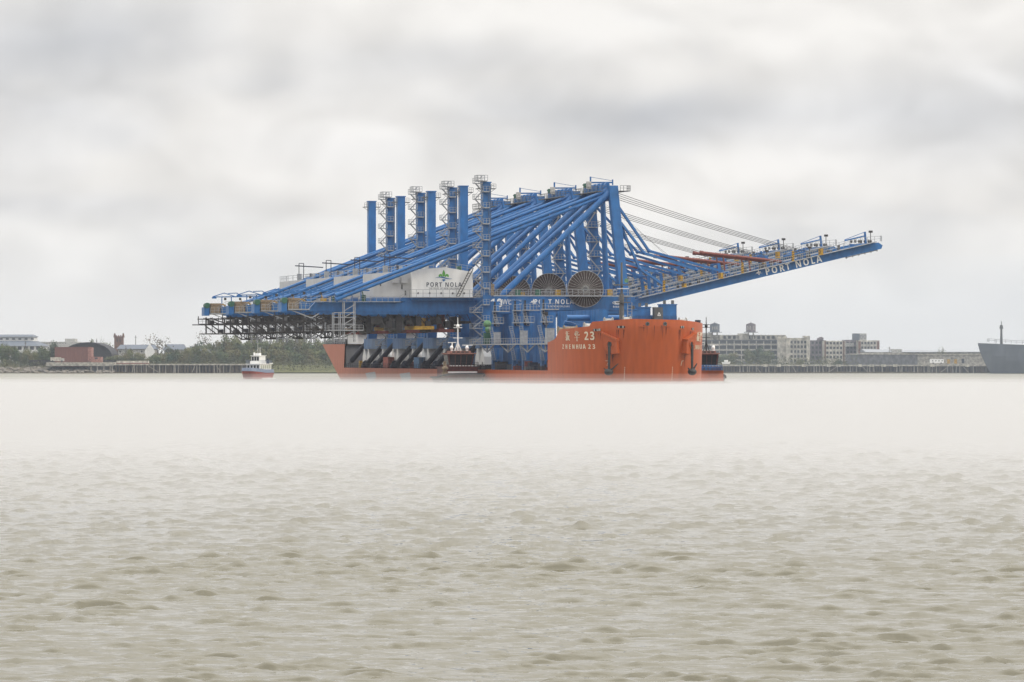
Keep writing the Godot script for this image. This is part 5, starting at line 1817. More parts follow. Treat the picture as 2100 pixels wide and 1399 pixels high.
func left_shore() -> void:
	var r: Node3D
	var mb: MB
	# long pile wharf
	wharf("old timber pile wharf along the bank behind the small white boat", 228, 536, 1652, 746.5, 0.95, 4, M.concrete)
	# concrete dock
	r = thing("concrete_dock", "pale concrete dock platform below the rust red shed", "dock", V(at(163, 0, 1652).x, 0, -1652))
	mb = MB.new()
	mb.box(-12.6, 12.8, 2.6, 4.0, -12, 0)
	part(r, "platform", mb, M.concrete)
	mb = MB.new()
	mb.box(3, 12, -0.5, 2.6, -11, -1.5)
	part(r, "dock_wall", mb, M.concrete_dark)
	mb = MB.new()
	for i in 4: mb.box(4.0 + i * 2.4, 4.5 + i * 2.4, -0.5, 2.6, -1.4, -0.3)
	part(r, "dock_pier", mb, M.pile_pale)
	r = thing("parked_truck", "pale truck parked on the concrete dock", "truck", at(118, 744.8, 1655) * V(1, 0, 1) + V(0, 4.0, 0))
	mb = MB.new()
	mb.box(-2.6, 1.2, 0.5, 1.9, -1.1, 1.1)
	part(r, "cargo_box", mb, M.concrete_pale)
	mb = MB.new()
	mb.box(1.2, 2.4, 0.5, 1.5, -1.0, 1.0)
	part(r, "cab", mb, M.white_dull)
	for x in [-1.8, 1.7]:
		mb = MB.new()
		mb.tube(V(x, 0.4, 1.0), V(x, 0.4, 1.2), 0.4, 0.4, 10)
		part(r, "wheel", mb, M.black)
	# rust shed
	r = building("rust_shed", "rust red corrugated shed with flat roof on the concrete dock", 112, 180, 712, 1662, 16, M.rust, "shed")
	mb = MB.new()
	for i in 9: mb.box(-6.2 + i * 1.52, -6.05 + i * 1.52, 0.2, 7.0, 0.0, 0.12)
	part(r, "rib", mb, M.rust)
	mb = MB.new()
	mb.box(6.3, 7.7, 2.0, 7.4, -8, 0.4)
	part(r, "stair_bay", mb, M.salmon)
	mb = MB.new()
	mb.box(-6.4, 6.4, 7.35, 7.6, -16.2, 0.2)
	part(r, "roof_edge", mb, M.rust)
	r = building("salmon_hut", "small salmon pink hut beside the rust red shed", 187, 208, 732, 1660, 6, M.salmon, "hut")
	windows(r, [197], [735], 6, 3, 1660, M.opening)
	# dark barrel roofed shed
	r = thing("barrel_shed", "dark shed with a curved barrel roof behind the rust red shed", "shed", V(at(178, 0, 1690).x, 2.4, -1690))
	mb = MB.new()
	var arc := PackedVector2Array()
	for i in 17:
		var t := PI * i / 16.0
		arc.append(Vector2(cos(t) * 9.6, 3.9 + sin(t) * 5.4))
	var inner := PackedVector2Array()
	for i in 17:
		var t := PI * (16 - i) / 16.0
		inner.append(Vector2(cos(t) * 9.2, 3.7 + sin(t) * 5.0))
	arc.append_array(inner)
	mb.prism(arc, -30, 0)
	part(r, "roof", mb, M.roof_dark)
	mb = MB.new()
	var fill := PackedVector2Array()
	for i in 13:
		var t := PI * i / 12.0
		fill.append(Vector2(cos(t) * 9.2, 3.7 + sin(t) * 5.0))
	fill.append(Vector2(-9.2, 0))
	fill.append(Vector2(9.2, 0))
	mb.prism(fill, -29, -1.5)
	part(r, "end_wall", mb, M.steel_dark)
	# blue roofed building
	r = building("blue_roofed_hall", "white two-storey hall with blue grey roofs and a clerestory, at the photo's edge", -60, 76, 709, 1880, 40, M.white, "building")
	windows(r, steps(2, 78, 7), [714], 8, 7, 1880, M.glass)
	var k := 1880.0 / F
	mb = MB.new()
	var hw := 68.0 * k
	mb.hexa([V(-hw - 1.2, 6.55 + 1.9, -41), V(hw + 1.2, 8.45, -41), V(hw + 1.2, 8.45, 1.2), V(-hw - 1.2, 8.45, 1.2), V(-hw, 10.6, -30), V(hw - 2.8, 10.6, -30), V(hw - 2.8, 10.6, -8), V(-hw, 10.6, -8)])
	part(r, "lower_roof", mb, M.roof_blue)
	mb = MB.new()
	mb.box(-hw, hw - 2.9, 10.6, 12.4, -28, -9)
	part(r, "clerestory", mb, M.white)
	windows(r, steps(2, 66, 6), [695.3], 6, 3.6, 1880, M.glass)
	mb = MB.new()
	mb.hexa([V(-hw, 12.4, -29), V(hw - 2.2, 12.4, -29), V(hw - 2.2, 12.4, -7.5), V(-hw, 12.4, -7.5), V(-hw, 13.4, -22), V(hw - 4, 13.4, -22), V(hw - 4, 13.4, -14), V(-hw, 13.4, -14)])
	part(r, "upper_roof", mb, M.roof_blue)
	# long white flat building
	r = building("white_flat_building", "long low white building with a raised block, above the treetops", 80, 158, 701, 2000, 20, M.white_dull)
	windows(r, steps(85, 134, 10), [704], 2.5, 1.5, 2000, M.glass)
	mb = MB.new()
	mb.box(3.0, 7.6, 10.5, 12.0, -12, -1)
	part(r, "raised_block", mb, M.white_dull)
	# church tower
	r = building("church_tower", "dark brick church tower with four corner pinnacles", 234, 252, 690, 1850, 4, M.brick_red, "tower")
	for x in [-1.8, 1.8]:
		for z in [-3.8, -0.2]:
			mb = MB.new()
			mb.tube(V(x, 12.0, z), V(x, 13.8, z), 0.45, 0.1, 6)
			part(r, "pinnacle", mb, M.brick_red)
	mb = MB.new()
	for i in 3: mb.box(-1.3 + i * 0.95, -0.7 + i * 0.95, 12.4, 12.9, -0.5, 0.0)
	part(r, "battlement", mb, M.brick_red)
	windows(r, [240.5, 246], [698], 2.4, 7, 1850, M.opening)
	# houses
	for g in [[242, 318, 716, 707, 1740, "white_house", "long grey roofed house with a white gable end beside the church tower"], [336, 378, 717, 706, 1760, "grey_house", "grey hip roofed house half hidden in trees by the big pale tree"], [405, 428, 724, 716, 1700, "small_house", "small pale house low in the trees behind the timber wharf"]]:
		r = building(g[5], g[6], g[0], g[1], g[2], g[4], 10, M.white_dull, "house")
		var kk: float = g[4] / F
		var w: float = (g[1] - g[0]) / 2.0 * kk
		var y: float = EYE + (728.0 - g[2]) * kk - 2.2
		mb = MB.new()
		mb.hexa([V(-w - 0.6, y, -10.6), V(w + 0.6, y, -10.6), V(w + 0.6, y, 0.6), V(-w - 0.6, y, 0.6), V(-w + 0.5, y + (g[2] - g[3]) * kk, -5.5), V(w - 0.5, y + (g[2] - g[3]) * kk, -5.5), V(w - 0.5, y + (g[2] - g[3]) * kk, -4.5), V(-w + 0.5, y + (g[2] - g[3]) * kk, -4.5)])
		part(r, "roof", mb, M.roof_blue)
		if g[0] == 242:
			mb = MB.new()
			mb.prism(PackedVector2Array([Vector2(w - 4.0, 0), Vector2(w - 0.2, 0), Vector2(w - 0.2, y - 0.6), Vector2(w - 2.1, y + 2.0), Vector2(w - 4.0, y - 0.6)]), 0.2, 1.4)
			part(r, "gable", mb, M.white)
		windows(r, steps(g[0] + 4, g[1] - 5, 4), [g[2] + 5.0], 2.6, 3.4, g[4], M.glass)
	# things on the wharf
	r = thing("white_barge_cover", "long low white covered barge lying along the timber wharf", "barge", at(272, 744.5, 1654) * V(1, 0, 1) + V(0, 3.4, 0))
	mb = MB.new()
	mb.box(-6.0, 6.0, 0.3, 1.15, -2, 1)
	part(r, "cover", mb, M.concrete_pale)
	mb = MB.new()
	mb.box(-6.1, 6.1, 0.0, 0.3, -2.1, 1.1)
	part(r, "deck", mb, M.oxide)
	mb = MB.new()
	mb.box(at(60, 0, 1672).x, at(245, 0, 1672).x, 2.4, 4.9, -1673, -1672)
	var fe := part(self, numbered("dark_fence"), mb, M.steel_dark)
	tag(fe, "low dark fence running behind the concrete dock", "fence")
	for g in [[52, 700, 1700, "wooden pole before the blue roofed hall"], [198, 695, 1760, "thin pole rising beside the barrel roofed shed"], [278, 688, 1760, "tall thin mast between the church tower and the big pale tree"], [258, 710, 1700, "short pole before the white gabled house"], [345, 712, 1690, "pole standing before the grey hip roofed house"]]:
		var t := at(g[0], g[1], g[2])
		mb = MB.new()
		mb.bar(V(0, 0, 0), V(0, t.y - 2.5, 0), 0.22)
		mb.bar(V(-0.5, t.y - 3.4, 0), V(0.5, t.y - 3.4, 0), 0.12)
		var p := part(self, numbered("utility_pole"), mb, M.pile)
		tag(p, g[3], "pole", "poles on the left bank")
		p.position = V(t.x, 2.5, t.z)
	# grassy slope and rocks at the water's edge
	mb = MB.new()
	for i in 20:
		var x0 := at(530 + i * 14, 0, 1655).x
		var x1 := at(544 + i * 14, 0, 1655).x
		mb.face(V(x0, 0.25, -1646.5), V(x1, 0.2, -1646.0), V(x1, 3.0, -1668), V(x0, 3.0, -1668), Vector3.UP)
	struct("grass_slope", mb, M.grass)
	var rng := RandomNumberGenerator.new()
	rng.seed = 77
	mb = MB.new()
	for i in 420:
		var x := at(rng.randf_range(-40, 232), 0, 1650).x
		var t := rng.randf()
		var s := rng.randf_range(0.2, 0.7)
		mb.ball(V(x, 0.1 + t * 1.9, -1648.0 - t * 12.0), V(s * 1.4, s * 0.7, s), 5, 4)
	var rk := struct("shore_rocks", mb, M.rock, "stuff", "pale broken rocks strewn along the bank at the water's edge")

func right_shore() -> void:
	var r: Node3D
	var mb: MB
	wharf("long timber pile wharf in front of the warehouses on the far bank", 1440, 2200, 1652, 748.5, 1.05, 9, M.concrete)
	# timber fender blocks on the wharf edge
	for i in 11:
		var px: float = [1570, 1597, 1649, 1700, 1720, 1764, 1788, 1812, 1836, 1912, 1984][i]
		mb = MB.new()
		mb.box(-0.75, 0.75, -0.6, 0.3, -0.2, 0.5)
		var o := part(self, numbered("wharf_block"), mb, M.concrete_pale)
		tag(o, "pale block on the far wharf's edge, %s from the orange bow" % ["first", "second", "third", "fourth", "fifth", "sixth", "seventh", "eighth", "ninth", "tenth", "last"][i], "block", "pale blocks along the far wharf")
		o.position = at(px, 749, 1651.6)
	# long parking structure with open floors
	var d := 1760.0
	r = building("terminal_building", "long grey terminal building with open floors under two water tanks", 1380, 1598, 697, d, 30, M.concrete_dark)
	for row in [[701.5, 7.0], [712.5, 7.5], [723, 7.0], [733.5, 7.0]]:
		var p0 := at(1382, row[0] + row[1] * 0.5 + 3.2, d)
		var p1 := at(1597, row[0] + row[1] * 0.5, d)
		mb = MB.new()
		mb.box(p0.x - r.position.x, p1.x - r.position.x, p0.y - 2.2, p1.y - 2.2, 0.0, 0.5)
		part(r, "floor_slab", mb, M.concrete)
	for i in 15:
		mb = MB.new()
		var p := at(1384 + i * 15.2, 700, d)
		mb.box(p.x - r.position.x - 0.2, p.x - r.position.x + 0.2, 0, p.y - 2.2, 0.0, 0.4)
		part(r, "column", mb, M.concrete)
	windows(r, steps(1391.6, 1589, 14), [701.5, 712.5, 723, 733.5], 13, 6.0, d, M.opening, "opening")
	# roof storey
	mb = MB.new()
	var a := at(1440, 697, d + 6)
	var b := at(1612, 687, d + 6)
	mb.box(a.x - r.position.x, b.x - r.position.x, a.y - 2.2, b.y - 2.2, -20, -6)
	part(r, "roof_storey", mb, M.concrete)
	var rs := steps(1486, 1606, 13)
	for x in rs:
		var p := at(x, 692, d + 6) - r.position
		mb = MB.new()
		mb.box(p.x - 0.55, p.x + 0.55, p.y - 0.6, p.y + 0.6, -6.05, -5.9)
		part(r, "window", mb, M.opening)
	for g in [[1440, 1462, 683], [1515, 1536, 684], [1476, 1484, 688]]:
		mb = MB.new()
		a = at(g[0], 697, d + 4)
		b = at(g[1], g[2], d + 4)
		mb.box(a.x - r.position.x, b.x - r.position.x, a.y - 2.2, b.y - 2.2, -14, -5)
		part(r, "penthouse", mb, M.concrete_pale)
	# water tanks on legs
	for g in [[1466, "round rooftop water tank with faded letters, on legs near the orange bow", "HK"], [1540, "rooftop water tank on legs with a pale letter M panel", "M E"]]:
		var c := at(g[0], 697, d + 3)
		var t := thing("water_tank", g[1], "water tank", c, 0.0, "water tanks on the terminal roof")
		mb = MB.new()
		mb.tube(V(0, 3.2, 0), V(0, 6.2, 0), 1.95, 1.95, 8)
		mb.tube(V(0, 6.2, 0), V(0, 6.8, 0), 2.0, 0.3, 8)
		mb.tube(V(0, 6.7, 0), V(0, 7.2, 0), 0.15, 0.1, 6)
		part(t, "tank", mb, M.far_grey if g[0] < 1500 else M.mauve)
		mb = MB.new()
		mb.tube(V(0, 2.9, 0), V(0, 3.2, 0), 2.9, 2.7, 8)
		part(t, "platform", mb, M.concrete_dark)
		for q in 4:
			mb = MB.new()
			mb.bar(V(1.6 * cos(PI / 4 + q * PI / 2), 0, 1.6 * sin(PI / 4 + q * PI / 2)), V(1.3 * cos(PI / 4 + q * PI / 2), 2.9, 1.3 * sin(PI / 4 + q * PI / 2)), 0.4)
			part(t, "leg", mb, M.concrete)
		lettering(t, "tank_letters", g[2], 1.5, Transform3D(Basis(), V(0, 4.7, 1.97)), M.white_dull)
	# stair tower and beige block
	r = building("blank_tower", "blank grey stair tower between the open floors and the beige block", 1596, 1614, 690, 1752, 14, M.concrete_pale)
	r = building("beige_block", "beige factory block with a grid of dark windows and a raised corner", 1613, 1655, 693, 1748, 18, M.concrete_pale)
	windows(r, [1623.5, 1631, 1637.5, 1644.5, 1651.5], [701.5, 711, 721, 731, 740], 4.6, 5.2, 1748, M.opening, "window", true)
	mb = MB.new()
	a = at(1654, 745, 1748)
	b = at(1661, 692, 1748)
	mb.box(a.x - r.position.x, b.x - r.position.x, 0, b.y - 2.2, -18, 0.8)
	mb.box(a.x - r.position.x - 1.2, b.x - r.position.x, b.y - 2.2, b.y - 1.6, -6, 0.9)
	part(r, "corner_tower", mb, M.concrete_pale)
	r = building("mauve_wing", "mauve grey wing set back beside the beige block", 1661, 1694, 698, 1768, 18, M.mauve)
	windows(r, [1667, 1675, 1682, 1690], [703, 713, 723, 733], 4.2, 4.6, 1768, M.opening, "window")
	mb = MB.new()
	a = at(1683, 698, 1766)
	mb.prism(PackedVector2Array([Vector2(-1.2, 0), Vector2(1.2, 0), Vector2(1.3, 1.0), Vector2(0.4, 1.4), Vector2(-1.0, 0.9)]), -4, 1, Transform3D(Basis(), V(a.x - r.position.x, a.y - 2.2, 0)))
	part(r, "roof_dormer", mb, M.mauve)
	r = building("brick_block", "pale block with brick piers and five columns of windows", 1691, 1734, 699, 1754, 18, M.concrete_pale)
	windows(r, steps(1697, 1725, 5), [704, 713.5, 723.5, 732.5], 4.4, 5.0, 1754, M.opening, "window")
	for px in [1692.5, 1730.5]:
		mb = MB.new()
		a = at(px, 740, 1754)
		b = at(px, 700, 1754)
		mb.box(a.x - r.position.x - 0.35, a.x - r.position.x + 0.35, 1.0, b.y - 2.2, 0, 0.12)
		part(r, "brick_pier", mb, M.brick_red)
	r = building("rear_block", "mauve block joining the brick block and the tower with round signs", 1734, 1766, 697, 1766, 18, M.mauve)
	windows(r, [1739, 1746, 1753, 1759], [704, 713, 722], 3.6, 4.4, 1766, M.opening, "window")
	mb = MB.new()
	a = at(1733, 711, 1766)
	b = at(1751, 704, 1766)
	mb.box(a.x - r.position.x, b.x - r.position.x, a.y - 2.2, b.y - 2.2, 0, 1.2)
	part(r, "white_bay", mb, M.white_dull)
	r = building("tower_block", "brick block with white window frames under a tank with round signs", 1760, 1804, 698, 1756, 18, M.concrete_pale)
	windows(r, steps(1768.5, 1794, 5), [703.5, 713, 722], 4.4, 4.8, 1756, M.opening, "window", true)
	for px in [1763.0, 1801.0]:
		mb = MB.new()
		a = at(px, 740, 1756)
		b = at(px, 700, 1756)
		mb.box(a.x - r.position.x - 0.5, a.x - r.position.x + 0.5, 2.0, b.y - 2.2, 0, 0.12)
		part(r, "brick_pier", mb, M.brick_red)
	mb = MB.new()
	a = at(1749, 698, 1758)
	b = at(1763, 684, 1758)
	mb.box(a.x - r.position.x, b.x - r.position.x, a.y - 2.2, b.y - 2.2, -6, -1)
	part(r, "tank_house_side", mb, M.far_grey)
	mb = MB.new()
	b = at(1777, 684, 1758)
	a = at(1763, 698, 1758)
	mb.box(a.x - r.position.x, b.x - r.position.x, a.y - 2.2, b.y - 2.2, -6, -1)
	part(r, "tank_house", mb, M.white_dull)
	for px in [1766.5, 1773.5]:
		mb = MB.new()
		a = at(px, 691, 1758)
		for i in 12: mb.bar(V(a.x - r.position.x + cos(TAU * i / 12) * 0.5, a.y - 2.2 + sin(TAU * i / 12) * 0.75, -0.95), V(a.x - r.position.x + cos(TAU * (i + 1) / 12) * 0.5, a.y - 2.2 + sin(TAU * (i + 1) / 12) * 0.75, -0.95), 0.16)
		part(r, "round_sign", mb, M.far_grey)
	# long warehouses
	r = building("back_warehouse", "long low back warehouse with a pale green roof above the front sheds", 1775, 2060, 722, 1730, 40, M.concrete, "warehouse")
	mb = MB.new()
	var hw := (at(2060, 0, 1730).x - at(1775, 0, 1730).x) / 2.0
	mb.hexa([V(-hw, 5.7, -42), V(hw, 5.7, -42), V(hw, 5.7, 1), V(-hw, 5.7, 1), V(-hw, 6.9, -22), V(hw, 5.9, -22), V(hw, 5.9, -18), V(-hw, 6.9, -18)])
	part(r, "roof", mb, M.grey)
	mb = MB.new()
	mb.box(-hw + 10.4, -hw + 14.2, 5.4, 6.9, -8, 1.1)
	part(r, "skylight", mb, M.white_dull)
	r = building("grey_warehouse", "blank grey warehouse wall behind the timber wharf", 1742, 1882, 727, 1672, 20, M.concrete_dark, "warehouse")
	mb = MB.new()
	hw = 70.0 * 1672.0 / F
	mb.prism(PackedVector2Array([Vector2(-hw, 4.7), Vector2(hw, 4.7), Vector2(hw, 4.9), Vector2(0, 5.5), Vector2(-hw, 4.9)]), -20, 0.3)
	part(r, "roof", mb, M.concrete)
	r = building("beige_warehouse", "beige warehouse with two yellow doors and a dark door", 1882, 2070, 727.5, 1676, 20, M.concrete, "warehouse")
	windows(r, [1945.5, 1960], [741.5], 6, 9, 1676, M.yellow, "yellow_door")
	windows(r, [1975], [740.5], 5.5, 9.5, 1676, M.navy, "dark_door")
	windows(r, [1890, 1896], [744], 3, 5, 1676, M.concrete_pale, "pale_door")
	windows(r, [1951, 1954.4], [734.5], 2, 3, 1676, M.opening)
	mb = MB.new()
	hw = 94.0 * 1676.0 / F
	mb.box(-hw, hw, 4.65, 4.95, -20, 0.4)
	part(r, "roof_edge", mb, M.concrete_pale)
	r = thing("white_trailer", "white trailer with small windows parked before the beige warehouse", "trailer", at(1922, 746.5, 1660) * V(1, 0, 1) + V(0, 3.4, 0))
	mb = MB.new()
	mb.prism(PackedVector2Array([Vector2(-2.6, 0.3), Vector2(2.4, 0.3), Vector2(2.4, 1.8), Vector2(-2.4, 1.8), Vector2(-2.7, 1.5)]), -1.2, 1.2)
	part(r, "body", mb, M.white)
	for i in 4:
		mb = MB.new()
		mb.box(-2.0 + i * 1.2, -1.6 + i * 1.2, 1.0, 1.35, 1.2, 1.24)
		part(r, "window", mb, M.glass)
	for x in [-1.6, 1.4]:
		mb = MB.new()
		mb.tube(V(x, 0.3, 1.0), V(x, 0.3, 1.2), 0.3, 0.3, 8)
		part(r, "wheel", mb, M.black)
	r = thing("white_cruiser", "small white boat on the far wharf close to the orange bow", "boat", at(1489, 746, 1656) * V(1, 0, 1) + V(0, 3.1, 0), PI / 2 - 0.3)
	mb = MB.new()
	boat_hull(mb, 3.4, 1.5, [[0.2, 0.8], [1.0, 1.0]], 0.8, 0.2)
	part(r, "hull", mb, M.white)
	mb = MB.new()
	mb.box(-0.5, 0.5, 1.0, 1.8, -0.6, 0.6)
	part(r, "cabin", mb, M.white)
	for g in [[1824, 711, "utility pole with crossarm behind the grey warehouse"], [1934, 714, "thin pole with a lamp beside the lone rooftop tree"]]:
		var t := at(g[0], g[1], 1700)
		mb = MB.new()
		mb.bar(V(0, 0, 0), V(0, t.y - 3, 0), 0.2)
		mb.bar(V(-0.6, t.y - 3.6, 0), V(0.6, t.y - 3.6, 0), 0.12)
		var p := part(self, numbered("utility_pole"), mb, M.pile)
		tag(p, g[2], "pole")
		p.position = V(t.x, 3, t.z)

# ---------------------------------------------------------------- trees
func crown(seed_: int, blobs: int, leaves: int, tone: Color, loose: float, size: float) -> ArrayMesh: # unit crown: radius 1, height about 2
	var rng := RandomNumberGenerator.new()
	rng.seed = seed_
	var b := []
	for i in blobs:
		var ang := rng.randf() * TAU
		var rr := rng.randf_range(0.15, 0.62) if i else 0.0
		b.append([V(cos(ang) * rr, rng.randf_range(0.35, 1.45), sin(ang) * rr), rng.randf_range(0.34, 0.58), rng.randf_range(0.75, 1.3), rng.randf_range(-0.02, 0.03)])
	var v := PackedVector3Array()
	var n := PackedVector3Array()
	var c := PackedColorArray()
	for i in leaves:
		var q: Array = b[rng.randi() % blobs]
		var d := V(rng.randfn(), rng.randfn() * 0.9, rng.randfn()).normalized()
		var p: Vector3 = q[0] + d * q[1] * (1.0 - loose * pow(rng.randf(), 1.6) + 0.12 * rng.randfn() * loose)
		var nn := (d + V(rng.randfn(), rng.randfn() + 0.5, rng.randfn()) * 0.5).normalized()
		var s := nn.cross(V(rng.randfn(), rng.randfn(), rng.randfn())).normalized() * size * rng.randf_range(0.6, 1.4)
		var u := nn.cross(s).normalized() * size * rng.randf_range(0.5, 1.1)
		var k: float = q[2] * rng.randf_range(0.7, 1.3)
		var col := Color(tone.r * k + q[3], tone.g * k, tone.b * k)
		v.append_array(PackedVector3Array([p - s, p + u, p + s, p - s, p + s, p - u * 0.8]))
		for j in 6:
			n.append(nn)
			c.append(col)
	var a := []
	a.resize(Mesh.ARRAY_MAX)
	a[Mesh.ARRAY_VERTEX] = v
	a[Mesh.ARRAY_COLOR] = c
	var m := ArrayMesh.new()
	m.add_surface_from_arrays(Mesh.PRIMITIVE_TRIANGLES, a)
	return m

func trunk(seed_: int) -> ArrayMesh:
	var rng := RandomNumberGenerator.new()
	rng.seed = seed_
	var mb := MB.new()
	mb.tube(V(0, -0.5, 0), V(0.03, 0.6, 0), 0.07, 0.045, 7)
	for i in 6:
		var ang := rng.randf() * TAU
		var y := rng.randf_range(0.35, 0.75)
		mb.tube(V(0.02, y, 0), V(cos(ang) * 0.55, y + rng.randf_range(0.4, 0.8), sin(ang) * 0.55), 0.035, 0.008, 5)
	mb.tube(V(0.03, 0.6, 0), V(0, 1.5, 0), 0.045, 0.01, 6)
	return mb.mesh()

func trees() -> void:
	var kinds := {
		"dense": [crown(1, 9, 1500, Color(0.050, 0.080, 0.026), 0.5, 0.075), crown(2, 8, 1500, Color(0.060, 0.088, 0.028), 0.5, 0.075), crown(3, 10, 1500, Color(0.042, 0.066, 0.030), 0.5, 0.075)],
		"olive": [crown(4, 9, 1400, Color(0.105, 0.108, 0.034), 0.6, 0.07), crown(5, 8, 1400, Color(0.085, 0.100, 0.036), 0.6, 0.07)],
		"airy": [crown(6, 14, 620, Color(0.12, 0.13, 0.06), 0.9, 0.055), crown(7, 13, 420, Color(0.13, 0.115, 0.075), 1.0, 0.045)],
	}
	var tr := [trunk(1), trunk(2), trunk(3)]
	var rng := RandomNumberGenerator.new()
	rng.seed = 42
	# px of the trunk, py of the top, half width in px, depth, kind, label
	var list := [
		[6, 701, 15, 1690, "dense", "dark tree cut by the photo's left edge before the blue roofed hall"], [30, 707, 12, 1688, "dense", "rounded dark tree before the white walls of the blue roofed hall"], [50, 718, 10, 1686, "olive", "low olive tree under the hall's windows"], [68, 720, 10, 1684, "olive", "small olive tree between the hall and the dark pair of trees"],
		[88, 707, 13, 1690, "dense", "dark tree with flat top beside the rust red shed"], [110, 700, 15, 1694, "dense", "broad dark tree rising above the rust red shed's corner"], [186, 697, 10, 1740, "dense", "tree crown just showing over the barrel roof"], [208, 700, 10, 1730, "airy", "thin tree at the foot of the barrel roof"],
		[222, 704, 13, 1735, "olive", "olive tree between the barrel roof and the church tower"], [262, 716, 12, 1700, "olive", "small olive tree before the church tower"], [280, 722, 12, 1690, "olive", "low tree before the long grey roof"], [322, 684, 30, 1750, "airy", "big pale spreading tree standing above the houses"], [300, 704, 16, 1760, "dense", "dark low crown beneath the big pale tree"],
		[350, 712, 13, 1720, "dense", "dark tree before the grey hip roof"], [330, 722, 13, 1690, "olive", "bushy tree at the left foot of the grey hip roof"], [384, 712, 14, 1700, "olive", "olive tree to the right of the grey hip roof"],
		[400, 701, 16, 1735, "dense", "dense tree at the start of the long thicket"], [418, 678, 18, 1760, "airy", "bare airy tree rising below the tip of the dark trolley frame"], [425, 700, 17, 1730, "dense", "dark tree below the bare airy one"], [446, 697, 17, 1725, "olive", "olive tree under the first hanging basket"],
	]
	for i in 16:
		var px := 464.0 + i * 14.2
		var py: float = 690.5 + rng.randf_range(-4, 7) - (3.0 if i in [3, 10, 11] else 0.0)
		list.append([px, py, rng.randf_range(14, 18), rng.randf_range(1700, 1735), ["dense", "olive", "dense"][i % 3], "%s tree in the thicket's back row, %s from the bare airy tree" % [["dark green", "olive green", "dark green"][i % 3], ORD[i]], "back row of the thicket"])
	for i in 18:
		list.append([386.0 + i * 17.0, 712.0 + rng.randf_range(-3, 8), rng.randf_range(12, 16), rng.randf_range(1680, 1692), ["olive", "dense", "olive"][i % 3], "%s low tree in the thicket's front row, %s from the grey hip roof" % [["olive", "dark green", "olive"][i % 3], ORD[i]], "front row of the thicket"])
	var right := [[1482, 724, 13, 1700, "dense", "tree in front of the terminal's open floors, next to the orange bow"], [1500, 722, 13, 1702, "olive", "olive tree below the first rooftop water tank"], [1535, 716, 15, 1700, "dense", "dark tree below the second rooftop water tank"], [1552, 711, 15, 1706, "dense", "tallest dark tree before the terminal building"], [1574, 716, 16, 1700, "dense", "rounded dark tree beside the blank stair tower"], [1640, 737, 9, 1690, "olive", "low shrub before the beige block"], [1720, 737, 11, 1690, "dense", "low dark tree before the brick piered block"], [1932, 716, 9, 1704, "airy", "lone little tree showing over the warehouse roof"]]
	for i in 22:
		var px: float = [14, 40, 60, 80, 98, 120, 214, 226, 236, 250, 272, 288, 306, 318, 328, 342, 356, 366, 376, 390, 396, 408][i]
		list.append([px, (726.0 if px > 210 and px < 330 else 719.0) + rng.randf_range(-4, 6), rng.randf_range(11, 15), rng.randf_range(1676, 1700) if i > 5 else 1700.0, ["olive", "dense"][(i * 7) % 3 % 2], "%s bushy tree among the houses, %s from the photo's left edge" % [["olive", "dark green"][(i * 7) % 3 % 2], ORD2[i]], "bushy trees among the houses"])
	list.append_array(right)
	for i in list.size():
		var g: Array = list[i]
		var base_y: float = 2.2
		var top := at(g[0], g[1], g[3])
		var tall: float = top.y - base_y
		var wide: float = 1.3 * g[2] * g[3] / F
		var label: String = g[5]
		var group: String = g[6] if g.size() > 6 else "trees on the far bank"
		var o := thing("bank_tree", label, "tree", V(top.x, base_y, top.z), rng.randf() * TAU, group)
		var m: Array = kinds[g[4]]
		var cr := put(o, "crown", m[rng.randi() % m.size()], M.leaf)
		var lowered := 0.0 if g[4] == "airy" else 0.35
		cr.scale = V(wide, tall * 0.56, wide)
		cr.position.y = tall * (0.05 if g[4] != "airy" else 0.12) - lowered * 0.2
		var t := put(o, "trunk", tr[rng.randi() % 3], M.bark)
		t.scale = V(wide * 0.9, tall * 0.5, wide * 0.9)
		t.position.y = 0.0
	# undergrowth along the bank
	var v := PackedVector3Array()
	var c := PackedColorArray()
	for i in 26000:
		var px := rng.randf_range(-30, 700)
		if i % 5 == 0: px = rng.randf_range(1440, 1760)
		var dep := rng.randf_range(1664, 1690)
		var p := at(px, 0, dep)
		if px > 535 and px < 700 and i % 2 == 0:
			p.z = -rng.randf_range(1650, 1668)
			p.y = 0.0
		p.y = 2.0 - 1.4 * clampf((1668.0 + p.z) / 16.0, 0.0, 1.0) + rng.randf() * rng.randf() * (5.0 if px > 380 else 3.4)
		var s := V(rng.randfn(), rng.randfn() * 0.6, rng.randfn()).normalized() * rng.randf_range(0.2, 0.55)
		var u := V(rng.randfn(), rng.randfn(), rng.randfn()).normalized() * rng.randf_range(0.2, 0.5)
		var k := rng.randf_range(0.6, 1.3)
		var col := Color(0.085 * k, 0.088 * k, 0.03 * k) if sin(px * 0.09) + rng.randfn() * 0.6 > (0.0 if px < 535 else -0.8) else Color(0.05 * k, 0.065 * k, 0.03 * k)
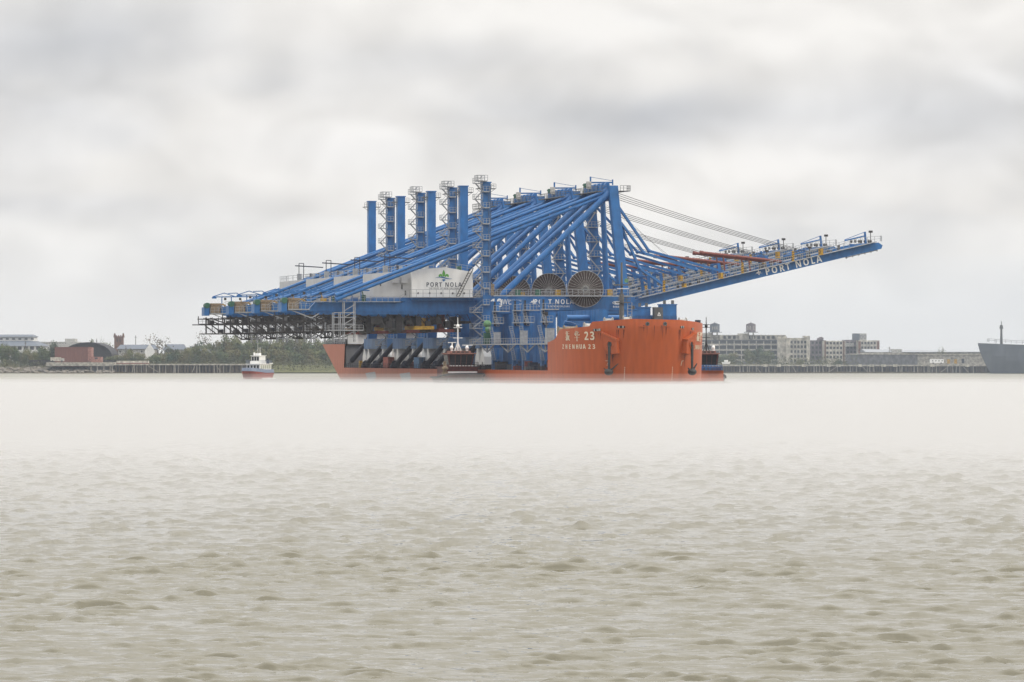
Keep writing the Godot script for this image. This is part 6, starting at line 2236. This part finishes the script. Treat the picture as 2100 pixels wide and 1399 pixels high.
		v.append_array(PackedVector3Array([p - s, p + u, p + s]))
		for j in 3: c.append(col)
	var a := []
	a.resize(Mesh.ARRAY_MAX)
	a[Mesh.ARRAY_VERTEX] = v
	a[Mesh.ARRAY_COLOR] = c
	var um := ArrayMesh.new()
	um.add_surface_from_arrays(Mesh.PRIMITIVE_TRIANGLES, a)
	tag(put(self, "undergrowth", um, M.leaf), "tangled green undergrowth along the far river bank", "undergrowth", "", "stuff")

# ---------------------------------------------------------------- mist
func mist() -> void:
	# flat banks of mist lying on the water: centre x, centre depth, height, half width, half length, density
	var banks := [[0.0, 560.0, 1.7, 800.0, 400.0, 0.006], [0.0, 625.0, 1.15, 800.0, 440.0, 0.022], [0.0, 640.0, 0.8, 800.0, 365.0, 0.05], [0.0, 690.0, 1.7, 800.0, 450.0, 0.004], [0.0, 700.0, 2.4, 900.0, 440.0, 0.0014], [0.0, 700.0, 3.4, 900.0, 440.0, 0.0006]]
	var rng := RandomNumberGenerator.new()
	rng.seed = 12
	for i in 9: banks.append([rng.randf_range(-95, 95), rng.randf_range(420, 900), rng.randf_range(0.9, 1.8), rng.randf_range(35, 90), rng.randf_range(60, 130), rng.randf_range(0.004, 0.010)])
	# a thicker veil of air over the far bank
	banks.append([0.0, 1720.0, 60.0, 1500.0, 560.0, 0.00015])
	banks.append([190.0, 1690.0, 45.0, 175.0, 420.0, 0.0002])
	for g in banks:
		var fog := FogVolume.new()
		fog.name = numbered("mist_bank")
		fog.shape = RenderingServer.FOG_VOLUME_SHAPE_ELLIPSOID
		fog.size = V(g[3] * 2.0, g[2] * 2.0, g[4] * 2.0)
		fog.position = V(g[0], 0.0, -g[1])
		var m := FogMaterial.new()
		m.density = g[5]
		m.albedo = Color(1.0, 1.0, 1.0) if g[1] < 1200 else Color(0.86, 0.93, 1.0)
		fog.material = m
		fog.set_meta("kind", "stuff")
		fog.set_meta("label", "white mist lying low over the river before the ship" if g[1] < 1200 else "pale haze over the far bank")
		add_child(fog)
